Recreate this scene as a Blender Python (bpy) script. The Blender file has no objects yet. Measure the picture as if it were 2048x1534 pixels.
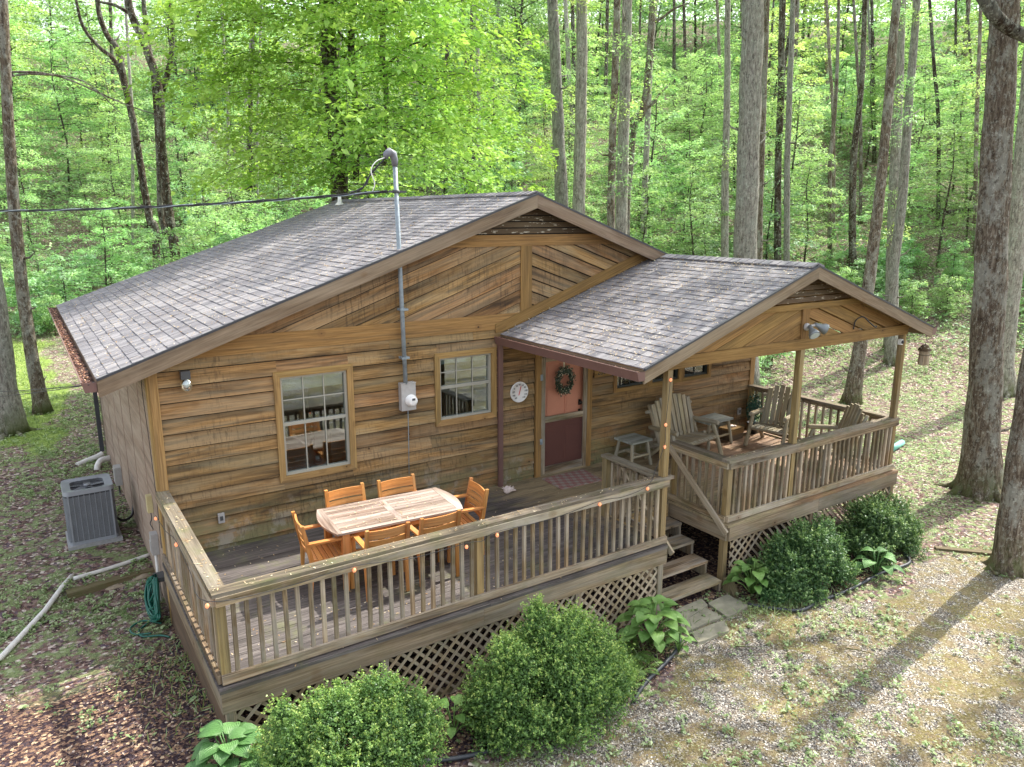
import bpy, bmesh, math, random
import numpy as np
from mathutils import Vector, Matrix
R = math.radians
random.seed(7); rng = np.random.default_rng(7)
S = bpy.context.scene
COL = S.collection

# ------------------------------------------------------------------ camera
CP = np.array([-1.191, -9.825, 4.328]); YAW, PIT, ROL, FPX = R(-33.399), R(12.695), R(0.08), 1495.787
FW = np.array([-math.sin(YAW)*math.cos(PIT), math.cos(YAW)*math.cos(PIT), -math.sin(PIT)])
RT = np.array([math.cos(YAW), math.sin(YAW), 0.0]); UP = np.cross(RT, FW)
RT, UP = math.cos(ROL)*RT + math.sin(ROL)*UP, -math.sin(ROL)*RT + math.cos(ROL)*UP
cd = bpy.data.cameras.new('camera'); cam = bpy.data.objects.new('camera', cd); COL.objects.link(cam)
cd.sensor_width = 36; cd.lens = FPX/2048*36; cd.clip_end = 1000; cd.clip_start = 0.1
M3 = Matrix((RT, UP, -FW)).transposed()
cam.matrix_world = Matrix.Translation(CP) @ M3.to_4x4()
S.camera = cam

# ------------------------------------------------------------------ sky, sun, exposure
SE, SA = R(50), R(83)          # sun elevation, azimuth from +Y towards +X
w = bpy.data.worlds.new("World"); S.world = w; w.use_nodes = True
nt = w.node_tree; bg = nt.nodes['Background']
sk = nt.nodes.new('ShaderNodeTexSky'); sk.sky_type = 'NISHITA'; sk.sun_disc = False
sk.sun_elevation = SE; sk.sun_rotation = SA; sk.dust_density = 3.0; sk.air_density = 1.0; sk.ozone_density = 0.6
wb = nt.nodes.new('ShaderNodeHueSaturation'); wb.inputs['Saturation'].default_value = .35; nt.links.new(sk.outputs[0], wb.inputs['Color'])
nt.links.new(wb.outputs[0], bg.inputs[0]); bg.inputs[1].default_value = 0.15
sd = bpy.data.lights.new('sun', 'SUN'); sd.energy = 2.3; sd.angle = R(0.5); sd.color = (1, .94, .84)
so = bpy.data.objects.new('sun', sd); COL.objects.link(so)
so.rotation_euler = Vector((math.cos(SE)*math.sin(SA), math.cos(SE)*math.cos(SA), math.sin(SE))).to_track_quat('Z', 'Y').to_euler()
S.view_settings.view_transform = 'Standard'; S.view_settings.look = 'None'
S.view_settings.exposure = 1.75; S.view_settings.gamma = 1.0
S.cycles.max_bounces = 6; S.cycles.diffuse_bounces = 3; S.cycles.transmission_bounces = 4; S.cycles.transparent_max_bounces = 6

# ------------------------------------------------------------------ helpers: objects
def tag(o, label=None, cat=None, group=None, kind=None):
    if label: o['label'] = label
    if cat: o['category'] = cat
    if group: o['group'] = group
    if kind: o['kind'] = kind
    return o
def empty(name, loc=(0, 0, 0), rz=0.0, label=None, cat=None, group=None):
    o = bpy.data.objects.new(name, None); COL.objects.link(o)
    o.location = loc; o.rotation_euler = (0, 0, rz); o.empty_display_size = .2
    return tag(o, label, cat, group)
def link(name, me, parent=None, loc=None):
    o = bpy.data.objects.new(name, me); COL.objects.link(o)
    if parent: o.parent = parent
    if loc is not None: o.location = loc
    return o
def copy_tree(o, parent=None):
    c = o.copy(); COL.objects.link(c)
    if parent: c.parent = parent
    for ch in [x for x in KIDS.get(o.name, [])]:
        copy_tree(ch, c)
    return c
KIDS = {}
def index_kids():
    KIDS.clear()
    for o in bpy.data.objects:
        if o.parent: KIDS.setdefault(o.parent.name, []).append(o)

class MB:
    """collects shapes for one mesh; UV in metres along/across each piece, face attribute rnd per piece"""
    def __init__(s): s.v = []; s.f = []; s.uv = []; s.r = []; s.sm = []
    def face(s, idx, uvs, r, sm=False): s.f.append(idx); s.uv.append(uvs); s.r.append(r); s.sm.append(sm)
    def hexa(s, c, ud, r=None, off=None):
        r = random.random() if r is None else r
        ox, oy = (random.random()*40, random.random()*40) if off is None else off
        b = len(s.v); c = [Vector(p) for p in c]; s.v += [tuple(p) for p in c]; ud = Vector(ud).normalized()
        for q in ((3, 2, 1, 0), (4, 5, 6, 7), (0, 1, 5, 4), (1, 2, 6, 5), (2, 3, 7, 6), (3, 0, 4, 7)):
            n = (c[q[1]]-c[q[0]]).cross(c[q[2]]-c[q[1]])
            if n.length < 1e-12: n = (c[q[2]]-c[q[1]]).cross(c[q[3]]-c[q[2]])
            n = n.normalized() if n.length > 0 else Vector((0, 0, 1))
            vd = n.cross(ud)
            if vd.length < .3:
                a = Vector((0, 0, 1)) if abs(n.z) < .7 else Vector((1, 0, 0)); vd = n.cross(a).normalized(); u2 = vd*.3
            else: vd.normalize(); u2 = ud
            s.face([b+i for i in q], [(c[i].dot(u2)+ox, c[i].dot(vd)+oy) for i in q], r)
    def beam(s, p0, p1, wd, ht, up=(0, 0, 1), r=None, taper=1.0):
        p0, p1 = Vector(p0), Vector(p1); d = (p1-p0).normalized(); sd_ = d.cross(Vector(up))
        if sd_.length < 1e-4: sd_ = d.cross(Vector((0, 1, 0)))
        sd_.normalize(); u = sd_.cross(d).normalized(); a, b_ = sd_*wd/2, u*ht/2; a2, b2 = a*taper, b_*taper
        s.hexa([p0-a-b_, p0+a-b_, p0+a+b_, p0-a+b_, p1-a2-b2, p1+a2-b2, p1+a2+b2, p1-a2+b2], d, r)
    def box(s, x0, x1, y0, y1, z0, z1, ud=None, r=None):
        if ud is None:
            e = (x1-x0, y1-y0, z1-z0); k = e.index(max(e)); ud = [(1, 0, 0), (0, 1, 0), (0, 0, 1)][k]
        s.hexa([(x0, y0, z0), (x1, y0, z0), (x1, y1, z0), (x0, y1, z0), (x0, y0, z1), (x1, y0, z1), (x1, y1, z1), (x0, y1, z1)], ud, r)
    def tube(s, pts, rad, n=8, r=None, caps=True, wob=0.0, sm=True):
        pts = [Vector(p) for p in pts]; r = random.random() if r is None else r
        if not hasattr(rad, '__len__'): rad = [rad]*len(pts)
        b = len(s.v); m = len(pts); L = 0; ox = random.random()*30; ref = None
        for i, p in enumerate(pts):
            d = (pts[min(i+1, m-1)]-pts[max(i-1, 0)]).normalized()
            if ref is None: ref = d.orthogonal().normalized()
            ref = (ref-d*ref.dot(d)).normalized(); e = d.cross(ref)
            for k in range(n):
                a = 2*math.pi*k/n; rr = rad[i]*(1+wob*math.sin(3*a+i*1.3)+wob*random.uniform(-.6, .6))
                s.v.append(tuple(p+(ref*math.cos(a)+e*math.sin(a))*rr))
        for i in range(m-1):
            L2 = L+(pts[i+1]-pts[i]).length
            for k in range(n):
                k2 = (k+1) % n; c0, c1 = 2*math.pi*k/n*rad[i], 2*math.pi*(k+1)/n*rad[i]
                s.face([b+i*n+k, b+i*n+k2, b+(i+1)*n+k2, b+(i+1)*n+k], [(L+ox, c0), (L+ox, c1), (L2+ox, c1), (L2+ox, c0)], r, sm)
            L = L2
        if caps:
            s.face([b+k for k in range(n)][::-1], [(.02*math.cos(k), .02*math.sin(k)) for k in range(n)], r)
            s.face([b+(m-1)*n+k for k in range(n)], [(.02*math.cos(k), .02*math.sin(k)) for k in range(n)], r)
    def lathe(s, prof, c=(0, 0, 0), n=20, axis='z', r=0.5, sm=True):
        b = len(s.v); c = Vector(c)
        for (ra, h) in prof:
            for k in range(n):
                a = 2*math.pi*k/n; x, y, z = ra*math.cos(a), ra*math.sin(a), h
                if axis == 'y': x, y, z = x, h, y
                if axis == 'x': x, y, z = h, x, y
                s.v.append(tuple(c+Vector((x, y, z))))
        for i in range(len(prof)-1):
            for k in range(n):
                k2 = (k+1) % n
                s.face([b+i*n+k, b+i*n+k2, b+(i+1)*n+k2, b+(i+1)*n+k], [(k/n, i*.1), ((k+1)/n, i*.1), ((k+1)/n, i*.1+.1), (k/n, i*.1+.1)], r, sm)
    def slab(s, poly, fn, ud2, r=None):
        """poly in 2D (a,b); fn(a,b,side)->xyz; side 0 front, 1 back"""
        if len(poly) < 3: return
        r = random.random() if r is None else r; ox, oy = random.random()*40, random.random()*40
        b = len(s.v); n = len(poly); ux, uy = ud2; s.v += [tuple(fn(p[0], p[1], 0)) for p in poly]+[tuple(fn(p[0], p[1], 1)) for p in poly]
        uv = [(p[0]*ux+p[1]*uy+ox, -p[0]*uy+p[1]*ux+oy) for p in poly]
        s.face([b+i for i in range(n)], uv, r); s.face([b+n+i for i in range(n)][::-1], uv[::-1], r)
        for i in range(n):
            j = (i+1) % n; s.face([b+i, b+n+i, b+n+j, b+j], [uv[i], (uv[i][0], uv[i][1]+.02), (uv[j][0], uv[j][1]+.02), uv[j]], r)
    def blob(s, c, rx, ry, rz, seed=0, n=10, m=7, am=.15, r=None):
        r = random.random() if r is None else r; rr = random.Random(seed); b = len(s.v); c = Vector(c)
        ph = [rr.uniform(0, 6) for _ in range(6)]
        for i in range(m+1):
            t = math.pi*i/m
            for k in range(n):
                a = 2*math.pi*k/n; q = 1+am*(math.sin(2*a+ph[0]+t)+.6*math.sin(3*a+ph[1])*math.sin(2*t+ph[2]))
                s.v.append(tuple(c+Vector((rx*math.sin(t)*math.cos(a)*q, ry*math.sin(t)*math.sin(a)*q, rz*math.cos(t)*q))))
        for i in range(m):
            for k in range(n):
                k2 = (k+1) % n; s.face([b+i*n+k, b+(i+1)*n+k, b+(i+1)*n+k2, b+i*n+k2], [(k*.05, i*.05), (k*.05, i*.05+.05), (k*.05+.05, i*.05+.05), (k*.05+.05, i*.05)], r, True)
    def mesh(s, name, mat):
        me = bpy.data.meshes.new(name); me.from_pydata(s.v, [], s.f)
        uvl = me.uv_layers.new(name='UVMap'); flat = [c for u in s.uv for q in u for c in q]; uvl.data.foreach_set('uv', flat)
        at = me.attributes.new('rnd', 'FLOAT', 'FACE'); at.data.foreach_set('value', s.r)
        me.polygons.foreach_set('use_smooth', s.sm); me.materials.append(mat); me.update(); return me
    def build(s, name, mat, parent=None, label=None, loc=None):
        o = link(name, s.mesh(name, mat), parent, loc)
        if label: o['label'] = label
        return o

def npmesh(name, V, F4, rnd, mat, tri=False):
    k = F4.shape[1]; me = bpy.data.meshes.new(name); me.vertices.add(len(V)); me.vertices.foreach_set('co', V.astype(np.float32).ravel())
    me.loops.add(F4.size); me.loops.foreach_set('vertex_index', F4.astype(np.int32).ravel())
    me.polygons.add(len(F4)); me.polygons.foreach_set('loop_start', np.arange(0, F4.size, k, dtype=np.int32))
    try: me.polygons.foreach_set('loop_total', np.full(len(F4), k, np.int32))
    except Exception: pass
    at = me.attributes.new('rnd', 'FLOAT', 'FACE'); at.data.foreach_set('value', rnd.astype(np.float32))
    me.materials.append(mat); me.update(calc_edges=True); return me
def unit(a): return a/np.maximum(np.linalg.norm(a, axis=1, keepdims=True), 1e-9)
def leaves(name, C, N, T, L, W, mat, rnd, fold=.15):
    """one pointed leaf-like quad per row"""
    N = unit(N); T = unit(T-N*(T*N).sum(1, keepdims=True)); B = np.cross(N, T); n = len(C)
    L = np.broadcast_to(L, (n,))[:, None]; W = np.broadcast_to(W, (n,))[:, None]
    p0 = C-T*L*.5; p2 = C+T*L*.5-N*L*fold*.6; q = C-T*L*.06+N*L*fold*.3
    V = np.stack([p0, q+B*W*.5, p2, q-B*W*.5], 1).reshape(-1, 3)
    return npmesh(name, V, np.arange(4*n).reshape(n, 4), rnd, mat)
def clipconv(poly, a, b, c):   # keep a*x+b*y<=c
    out = []; n = len(poly)
    for i in range(n):
        p, q = poly[i], poly[(i+1) % n]; dp, dq = a*p[0]+b*p[1]-c, a*q[0]+b*q[1]-c
        if dp <= 0: out.append(p)
        if (dp < 0 < dq) or (dq < 0 < dp): t = dp/(dp-dq); out.append((p[0]+(q[0]-p[0])*t, p[1]+(q[1]-p[1])*t))
    return out

# ------------------------------------------------------------------ helpers: materials
def newmat(name):
    m = bpy.data.materials.new(name); m.use_nodes = True; t = m.node_tree
    return m, t, t.nodes['Principled BSDF'], t.nodes['Material Output']
def nd(t, ty, **kw):
    n = t.nodes.new(ty)
    for k, v in kw.items():
        if k.startswith('i_'): n.inputs[k[2:].replace('_', ' ')].default_value = v
        else: setattr(n, k, v)
    return n
def ramp(t, stops, fac=None, interp='LINEAR'):
    n = t.nodes.new('ShaderNodeValToRGB'); cr = n.color_ramp; cr.interpolation = interp
    while len(cr.elements) < len(stops): cr.elements.new(.5)
    for e, (p, c) in zip(cr.elements, stops): e.position = p; e.color = (*c, 1) if len(c) == 3 else c
    if fac is not None: t.links.new(fac, n.inputs[0])
    return n.outputs[0]
def mixc(t, f, a, b, mode='MIX'):
    n = t.nodes.new('ShaderNodeMix'); n.data_type = 'RGBA'; n.blend_type = mode
    for s_, v in ((n.inputs[0], f), (n.inputs[6], a), (n.inputs[7], b)):
        if hasattr(v, 'links') or isinstance(v, bpy.types.NodeSocket): t.links.new(v, s_)
        else: s_.default_value = v if not isinstance(v, tuple) or len(v) == 4 else (*v, 1)
    return n.outputs[2]
def mth(t, op, a, b=None, c=None, clamp=False):
    n = t.nodes.new('ShaderNodeMath'); n.operation = op; n.use_clamp = clamp
    for i, v in enumerate((a, b, c)):
        if v is None: continue
        if isinstance(v, bpy.types.NodeSocket): t.links.new(v, n.inputs[i])
        else: n.inputs[i].default_value = v
    return n.outputs[0]
def mapping(t, vec, scale, loc=(0, 0, 0)):
    n = t.nodes.new('ShaderNodeMapping'); n.inputs['Scale'].default_value = scale; n.inputs['Location'].default_value = loc
    t.links.new(vec, n.inputs[0]); return n.outputs[0]
def noise(t, vec, scale, detail=4, rough=.55, dist=0):
    n = t.nodes.new('ShaderNodeTexNoise'); n.inputs['Scale'].default_value = scale; n.inputs['Detail'].default_value = detail
    n.inputs['Roughness'].default_value = rough; n.inputs['Distortion'].default_value = dist; t.links.new(vec, n.inputs['Vector']); return n.outputs[0]
def bump(t, h, strength, dist, bsdf):
    n = t.nodes.new('ShaderNodeBump'); n.inputs['Strength'].default_value = strength; n.inputs['Distance'].default_value = dist
    t.links.new(h, n.inputs['Height']); t.links.new(n.outputs[0], bsdf.inputs['Normal'])
def rndattr(t):
    n = t.nodes.new('ShaderNodeAttribute'); n.attribute_name = 'rnd'; return n.outputs['Fac']
def L3(r, g, b):  # sRGB 0-255 to linear
    f = lambda c: ((c/255+.055)/1.055)**2.4 if c > 10 else c/255/12.92
    return (f(r), f(g), f(b))

def wood(name, cols, stain=(.05, .04, .03), stain_amt=.5, gray=None, gray_amt=.4, moss_amt=0, knots=True, var=.35, rough=.8, gsc=1.0, flake=0, low=False):
    m, t, b, o = newmat(name); uv = nd(t, 'ShaderNodeUVMap').outputs[0]; rn = rndattr(t)
    g = noise(t, mapping(t, uv, (1.6*gsc, 55*gsc, 1)), 1, 6, .62, .6)
    g2 = noise(t, mapping(t, uv, (.7, 9, 1)), 1, 5, .6, 1.2)
    base = ramp(t, [(.25, cols[0]), (.5, cols[1]), (.75, cols[2])], g)
    base = mixc(t, mth(t, 'MULTIPLY', ramp(t, [(.44, (0, 0, 0)), (.66, (1, 1, 1))], g2), stain_amt), base, stain)
    if gray:
        g3 = noise(t, mapping(t, uv, (.5, 3.2, 1), (7, 3, 0)), 1, 5, .65, .8)
        base = mixc(t, mth(t, 'MULTIPLY', ramp(t, [(.42, (0, 0, 0)), (.62, (1, 1, 1))], g3), gray_amt), base, gray)
    if knots:
        v = nd(t, 'ShaderNodeTexVoronoi'); v.inputs['Scale'].default_value = 1; t.links.new(mapping(t, uv, (2.6, 3.4, 1)), v.inputs['Vector'])
        base = mixc(t, ramp(t, [(.12, (.35, .35, .35)), (.2, (0, 0, 0))], v.outputs['Distance']), base, (.16, .085, .035, 1))
        base = mixc(t, ramp(t, [(.035, (.9, .9, .9)), (.06, (0, 0, 0))], v.outputs['Distance']), base, (.035, .02, .012, 1))
    if moss_amt:
        geo = nd(t, 'ShaderNodeNewGeometry'); g4 = noise(t, geo.outputs['Position'], 2.3, 5, .7)
        base = mixc(t, mth(t, 'MULTIPLY', ramp(t, [(.5, (0, 0, 0)), (.66, (1, 1, 1))], g4), moss_amt), base, (.10, .12, .035, 1))
    if low:   # weather stains: green algae and grey bleaching on the lowest boards, short dark runs
        geo_ = nd(t, 'ShaderNodeNewGeometry').outputs['Position']; sz_ = nd(t, 'ShaderNodeSeparateXYZ'); t.links.new(geo_, sz_.inputs[0])
        n6 = noise(t, mapping(t, geo_, (1, 1, 2.5)), 1.6, 6, .7); lo_ = mth(t, 'MULTIPLY', mth(t, 'SUBTRACT', .75, sz_.outputs[2], clamp=True), 1.3, clamp=True)
        base = mixc(t, mth(t, 'MULTIPLY', lo_, ramp(t, [(.42, (0, 0, 0)), (.56, (1, 1, 1))], n6)), base, (.17, .17, .085, 1))
        base = mixc(t, mth(t, 'MULTIPLY', lo_, ramp(t, [(.54, (0, 0, 0)), (.62, (.8, .8, .8))], noise(t, geo_, 2.2, 6, .7))), base, (.34, .31, .26, 1))
        n7 = noise(t, mapping(t, geo_, (34, 34, 1.4)), 1, 5, .7); n8 = noise(t, geo_, .8, 4, .6)
        base = mixc(t, mth(t, 'MULTIPLY', mth(t, 'MULTIPLY', ramp(t, [(.52, (0, 0, 0)), (.6, (1, 1, 1))], n7), ramp(t, [(.45, (0, 0, 0)), (.6, (1, 1, 1))], n8)), .5), base, (.05, .036, .024, 1))
    if flake:
        g5 = noise(t, mapping(t, uv, (5, 26, 1), (3, 9, 0)), 1, 5, .7)
        base = mixc(t, mth(t, 'MULTIPLY', ramp(t, [(.595, (0, 0, 0)), (.62, (1, 1, 1))], g5), flake), base, (.62, .58, .45, 1))
    hs = nd(t, 'ShaderNodeHueSaturation'); t.links.new(base, hs.inputs['Color'])
    t.links.new(mth(t, 'ADD', mth(t, 'MULTIPLY', rn, var), 1-var/2), hs.inputs['Value'])
    t.links.new(mth(t, 'ADD', mth(t, 'MULTIPLY', mth(t, 'FRACT', mth(t, 'MULTIPLY', rn, 7.3)), .014), .493), hs.inputs['Hue'])
    t.links.new(hs.outputs[0], b.inputs['Base Color']); b.inputs['Roughness'].default_value = rough
    b.inputs['Specular IOR Level'].default_value = .25
    bump(t, g, .35, .004, b); return m
def plain(name, col, rough=.6, metal=0, nscale=0, namt=.15, emit=0):
    m, t, b, o = newmat(name); b.inputs['Roughness'].default_value = rough; b.inputs['Metallic'].default_value = metal
    b.inputs['Base Color'].default_value = (*col, 1)
    tc = nd(t, 'ShaderNodeTexCoord').outputs['Object']
    n = noise(t, tc, nscale or 6, 6, .65); dk = tuple(c*(1-namt) for c in col); lt = tuple(min(1, c*(1+namt)) for c in col)
    t.links.new(ramp(t, [(.3, dk), (.7, lt)], n), b.inputs['Base Color'])
    if emit: b.inputs['Emission Color'].default_value = (*col, 1); b.inputs['Emission Strength'].default_value = emit
    return m
def leafmat(name, stops, trans=.45, tcol=(1.1, 1.12, .75), rough=.55, objvar=.12, gloss=.06):
    m, t, b, o = newmat(name); rn = rndattr(t); c = ramp(t, stops, rn)
    oi = nd(t, 'ShaderNodeObjectInfo'); hs = nd(t, 'ShaderNodeHueSaturation'); t.links.new(c, hs.inputs['Color'])
    t.links.new(mth(t, 'ADD', mth(t, 'MULTIPLY', oi.outputs['Random'], objvar*2), 1-objvar), hs.inputs['Value'])
    t.links.new(mth(t, 'ADD', mth(t, 'MULTIPLY', mth(t, 'FRACT', mth(t, 'MULTIPLY', oi.outputs['Random'], 5.7)), .036), .482), hs.inputs['Hue'])
    d = nd(t, 'ShaderNodeBsdfDiffuse'); tr = nd(t, 'ShaderNodeBsdfTranslucent'); t.links.new(hs.outputs[0], d.inputs[0])
    t.links.new(mixc(t, 1.0, hs.outputs[0], (*tcol, 1), 'MULTIPLY'), tr.inputs[0])
    mx = nd(t, 'ShaderNodeMixShader'); mx.inputs[0].default_value = trans; t.links.new(d.outputs[0], mx.inputs[1]); t.links.new(tr.outputs[0], mx.inputs[2])
    gl = nd(t, 'ShaderNodeBsdfGlossy'); gl.inputs['Roughness'].default_value = rough; gl.inputs[0].default_value = (.9, .95, 1, 1)
    m2 = nd(t, 'ShaderNodeMixShader'); m2.inputs[0].default_value = gloss; t.links.new(mx.outputs[0], m2.inputs[1]); t.links.new(gl.outputs[0], m2.inputs[2])
    t.links.new(m2.outputs[0], o.inputs[0]); t.nodes.remove(b); return m
def bark(name, c0, c1, c2, lichen=(.35, .38, .33), lam=.4, sc=1.0):
    m, t, b, o = newmat(name); tc = nd(t, 'ShaderNodeTexCoord').outputs['Object']
    oi = nd(t, 'ShaderNodeObjectInfo')
    g = noise(t, mapping(t, tc, (26*sc, 26*sc, 5*sc)), 1, 8, .75, .6)
    c = ramp(t, [(.36, c0), (.5, c1), (.62, c2)], g)
    l = noise(t, mapping(t, tc, (2.2, 2.2, 1.1)), 1.4, 8, .78)
    c = mixc(t, mth(t, 'MULTIPLY', ramp(t, [(.49, (0, 0, 0)), (.56, (1, 1, 1))], l), lam), c, (*lichen, 1))
    l2 = noise(t, mapping(t, tc, (14, 14, 10)), 1, 6, .8)
    c = mixc(t, mth(t, 'MULTIPLY', ramp(t, [(.55, (0, 0, 0)), (.6, (1, 1, 1))], l2), .55), c, tuple(min(1, v*1.45) for v in lichen)+(1,))
    l3 = noise(t, mapping(t, tc, (9, 9, 9), (5, 2, 1)), 1, 6, .8)
    c = mixc(t, mth(t, 'MULTIPLY', ramp(t, [(.57, (0, 0, 0)), (.62, (1, 1, 1))], l3), .7), c, tuple(v*.7 for v in c0)+(1,))
    sp = nd(t, 'ShaderNodeSeparateXYZ'); t.links.new(tc, sp.inputs[0])
    mo = mth(t, 'MULTIPLY', mth(t, 'SUBTRACT', 1.0, mth(t, 'MULTIPLY', sp.outputs[2], 1.3), clamp=True), ramp(t, [(.4, (0, 0, 0)), (.55, (1, 1, 1))], l))
    c = mixc(t, mo, c, (.10, .12, .03, 1))
    c = mixc(t, 1.0, c, ramp(t, [(0, (.82, .82, .82)), (1, (1.15, 1.12, 1.08))], oi.outputs['Random']), 'MULTIPLY')
    t.links.new(c, b.inputs['Base Color']); b.inputs['Roughness'].default_value = .92; b.inputs['Specular IOR Level'].default_value = .15
    bump(t, g, .9, .05, b); return m

W_SIDE = wood('siding_wood', [L3(98, 72, 44), L3(144, 110, 69), L3(176, 141, 95)], stain=(.024, .019, .014), stain_amt=.8, gray=L3(162, 147, 118), gray_amt=.42, var=.45, low=True)
W_SHEA = plain('wall_sheathing', (.018, .014, .010), .95)  # near-black, so dirt and shade under the laps are put into the colour
W_TRIM = wood('trim_wood', [L3(120, 92, 54), L3(162, 130, 82), L3(184, 152, 102)], stain_amt=.4, var=.2)
W_BAND = wood('band_wood', [L3(102, 78, 44), L3(144, 112, 66), L3(166, 134, 84)], stain_amt=.35, var=.3)
W_PEEL = wood('louver_wood', [L3(62, 50, 36), L3(88, 72, 52), L3(112, 94, 70)], stain_amt=.4, gray=L3(120, 108, 84), gray_amt=.3, var=.3, knots=False, flake=.9)
W_FASC = wood('fascia_wood', [L3(100, 84, 68), L3(126, 108, 88), L3(148, 130, 108)], stain_amt=.35, gray=L3(168, 154, 134), gray_amt=.35, var=.12)
W_DECK = wood('deck_wood', [L3(100, 84, 64), L3(138, 120, 96), L3(168, 150, 124)], stain=(.04, .03, .022), stain_amt=.5, gray=L3(160, 154, 142), gray_amt=.45, moss_amt=.2, var=.3)
W_RAIL = wood('rail_wood', [L3(92, 74, 54), L3(146, 126, 98), L3(190, 172, 144)], stain=(.04, .028, .018), stain_amt=.8, gray=L3(176, 170, 158), gray_amt=.55, moss_amt=.3, var=.5)
W_CAP = wood('cap_wood', [L3(74, 64, 52), L3(118, 106, 88), L3(160, 146, 124)], stain=(.035, .028, .02), stain_amt=.7, gray=L3(158, 152, 140), gray_amt=.45, moss_amt=.5, var=.3)
W_LAT = wood('lattice_wood', [L3(122, 102, 76), L3(168, 148, 118), L3(190, 174, 148)], stain_amt=.35, gray=L3(182, 176, 164), gray_amt=.5, var=.3, knots=False)
W_POST = wood('post_wood', [L3(104, 84, 52), L3(150, 126, 82), L3(178, 156, 108)], stain_amt=.5, gray=L3(150, 144, 122), gray_amt=.35, var=.25)
W_LOG = wood('log_wood', [L3(120, 108, 82), L3(160, 146, 116), L3(184, 172, 144)], stain_amt=.35, gray=L3(160, 160, 150), gray_amt=.6, var=.25, knots=False)
W_TEAK = wood('teak_wood', [L3(150, 92, 44), L3(196, 130, 66), L3(218, 156, 92)], stain=(.17, .08, .03), stain_amt=.5, gray=L3(206, 170, 124), gray_amt=.3, var=.25, knots=False)
W_TABLE = wood('table_wood', [L3(92, 72, 62), L3(140, 120, 106), L3(182, 164, 150)], stain=(.085, .055, .042), stain_amt=.75, gray=L3(198, 186, 176), gray_amt=.55, var=.35, knots=False, gsc=.8)
W_TIMB = wood('timber_wood', [L3(84, 74, 52), L3(112, 100, 74), L3(134, 124, 98)], stain_amt=.4, moss_amt=.4, var=.2)
W_PLY = wood('plywood', [L3(124, 104, 92), L3(150, 128, 114), L3(170, 148, 134)], stain_amt=.35, gray=L3(176, 160, 146), gray_amt=.5, var=.05, knots=False, gsc=.6)
W_DARK = wood('skirt_wood', [L3(78, 62, 48), L3(104, 86, 68), L3(124, 106, 86)], stain_amt=.4, var=.1)
M_GUT = plain('gutter_paint', L3(112, 84, 78), .45, 0, 3, .12)
M_DRIP = plain('drip_edge', L3(58, 60, 66), .5)
M_GALV = plain('galvanised_steel', L3(140, 152, 160), .5, .15, 14, .22)
M_METER = plain('meter_grey', L3(172, 170, 168), .5, .1, 20, .1)
M_WHITE = plain('white_plastic', L3(232, 232, 230), .5, 0, 10, .06)
M_BLACK = plain('black_rubber', (.02, .02, .024), .5)
M_DKGREY = plain('dark_grey_plastic', L3(70, 72, 74), .5)
M_WINF = plain('window_vinyl', L3(160, 158, 146), .5, 0, 8, .06)
M_WIND = plain('window_dark_frame', L3(40, 46, 40), .5)
M_BLIND = plain('blind_white', L3(224, 228, 222), .6)
M_DOOR = plain('door_salmon', L3(190, 128, 102), .55, 0, 2, .08)
M_RED = plain('needle_red', L3(200, 60, 50), .5)
M_HOSE = plain('hose_green', L3(22, 92, 78), .4, 0, 12, .2)
M_EDGE = plain('black_edging', L3(52, 56, 62), .45, 0, 12, .2)
M_ACM = plain('ac_metal', L3(142, 146, 152), .5, .05, 8, .08)
M_ACD = plain('ac_louvre_dark', L3(74, 76, 82), .6, .1, 8, .1)
M_ACG = plain('ac_panel', L3(136, 140, 146), .5, .2, 8, .08)
M_CONC = plain('pad_concrete', L3(150, 150, 150), .9, 0, 20, .15)
M_STONE = plain('paver_stone', L3(146, 142, 124), .9, 0, 5, .3)
M_ROCK = plain('field_stone', L3(150, 136, 116), .9, 0, 9, .3)
M_BEIGE = plain('beige_box', L3(196, 184, 138), .5)
M_BULB = plain('bulb_glow', (.9, .30, .14), .3, emit=.32)
M_GRVP = plain('pvc_white', L3(214, 212, 206), .5, 0, 9, .18)
M_PIPE = plain('pipe_green', L3(120, 186, 172), .5)
M_SHELL = plain('conch_shell', L3(222, 206, 198), .6, 0, 14, .15)
M_INW = plain('interior_wall', L3(196, 184, 166), .8)
M_INF = plain('interior_floor', L3(120, 92, 70), .6)
M_CLOTH = plain('table_cloth', L3(214, 216, 220), .8)
M_WREATH = leafmat('wreath_leaf', [(0, L3(30, 44, 28)), (.5, L3(58, 74, 44)), (1, L3(88, 98, 66))], .2)
M_BERRY = plain('berry_cream', L3(216, 208, 178), .6)
M_KNOB = plain('lockset', L3(60, 56, 52), .35, .7)
M_LENS = plain('lamp_lens', L3(190, 200, 204), .25)

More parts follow.
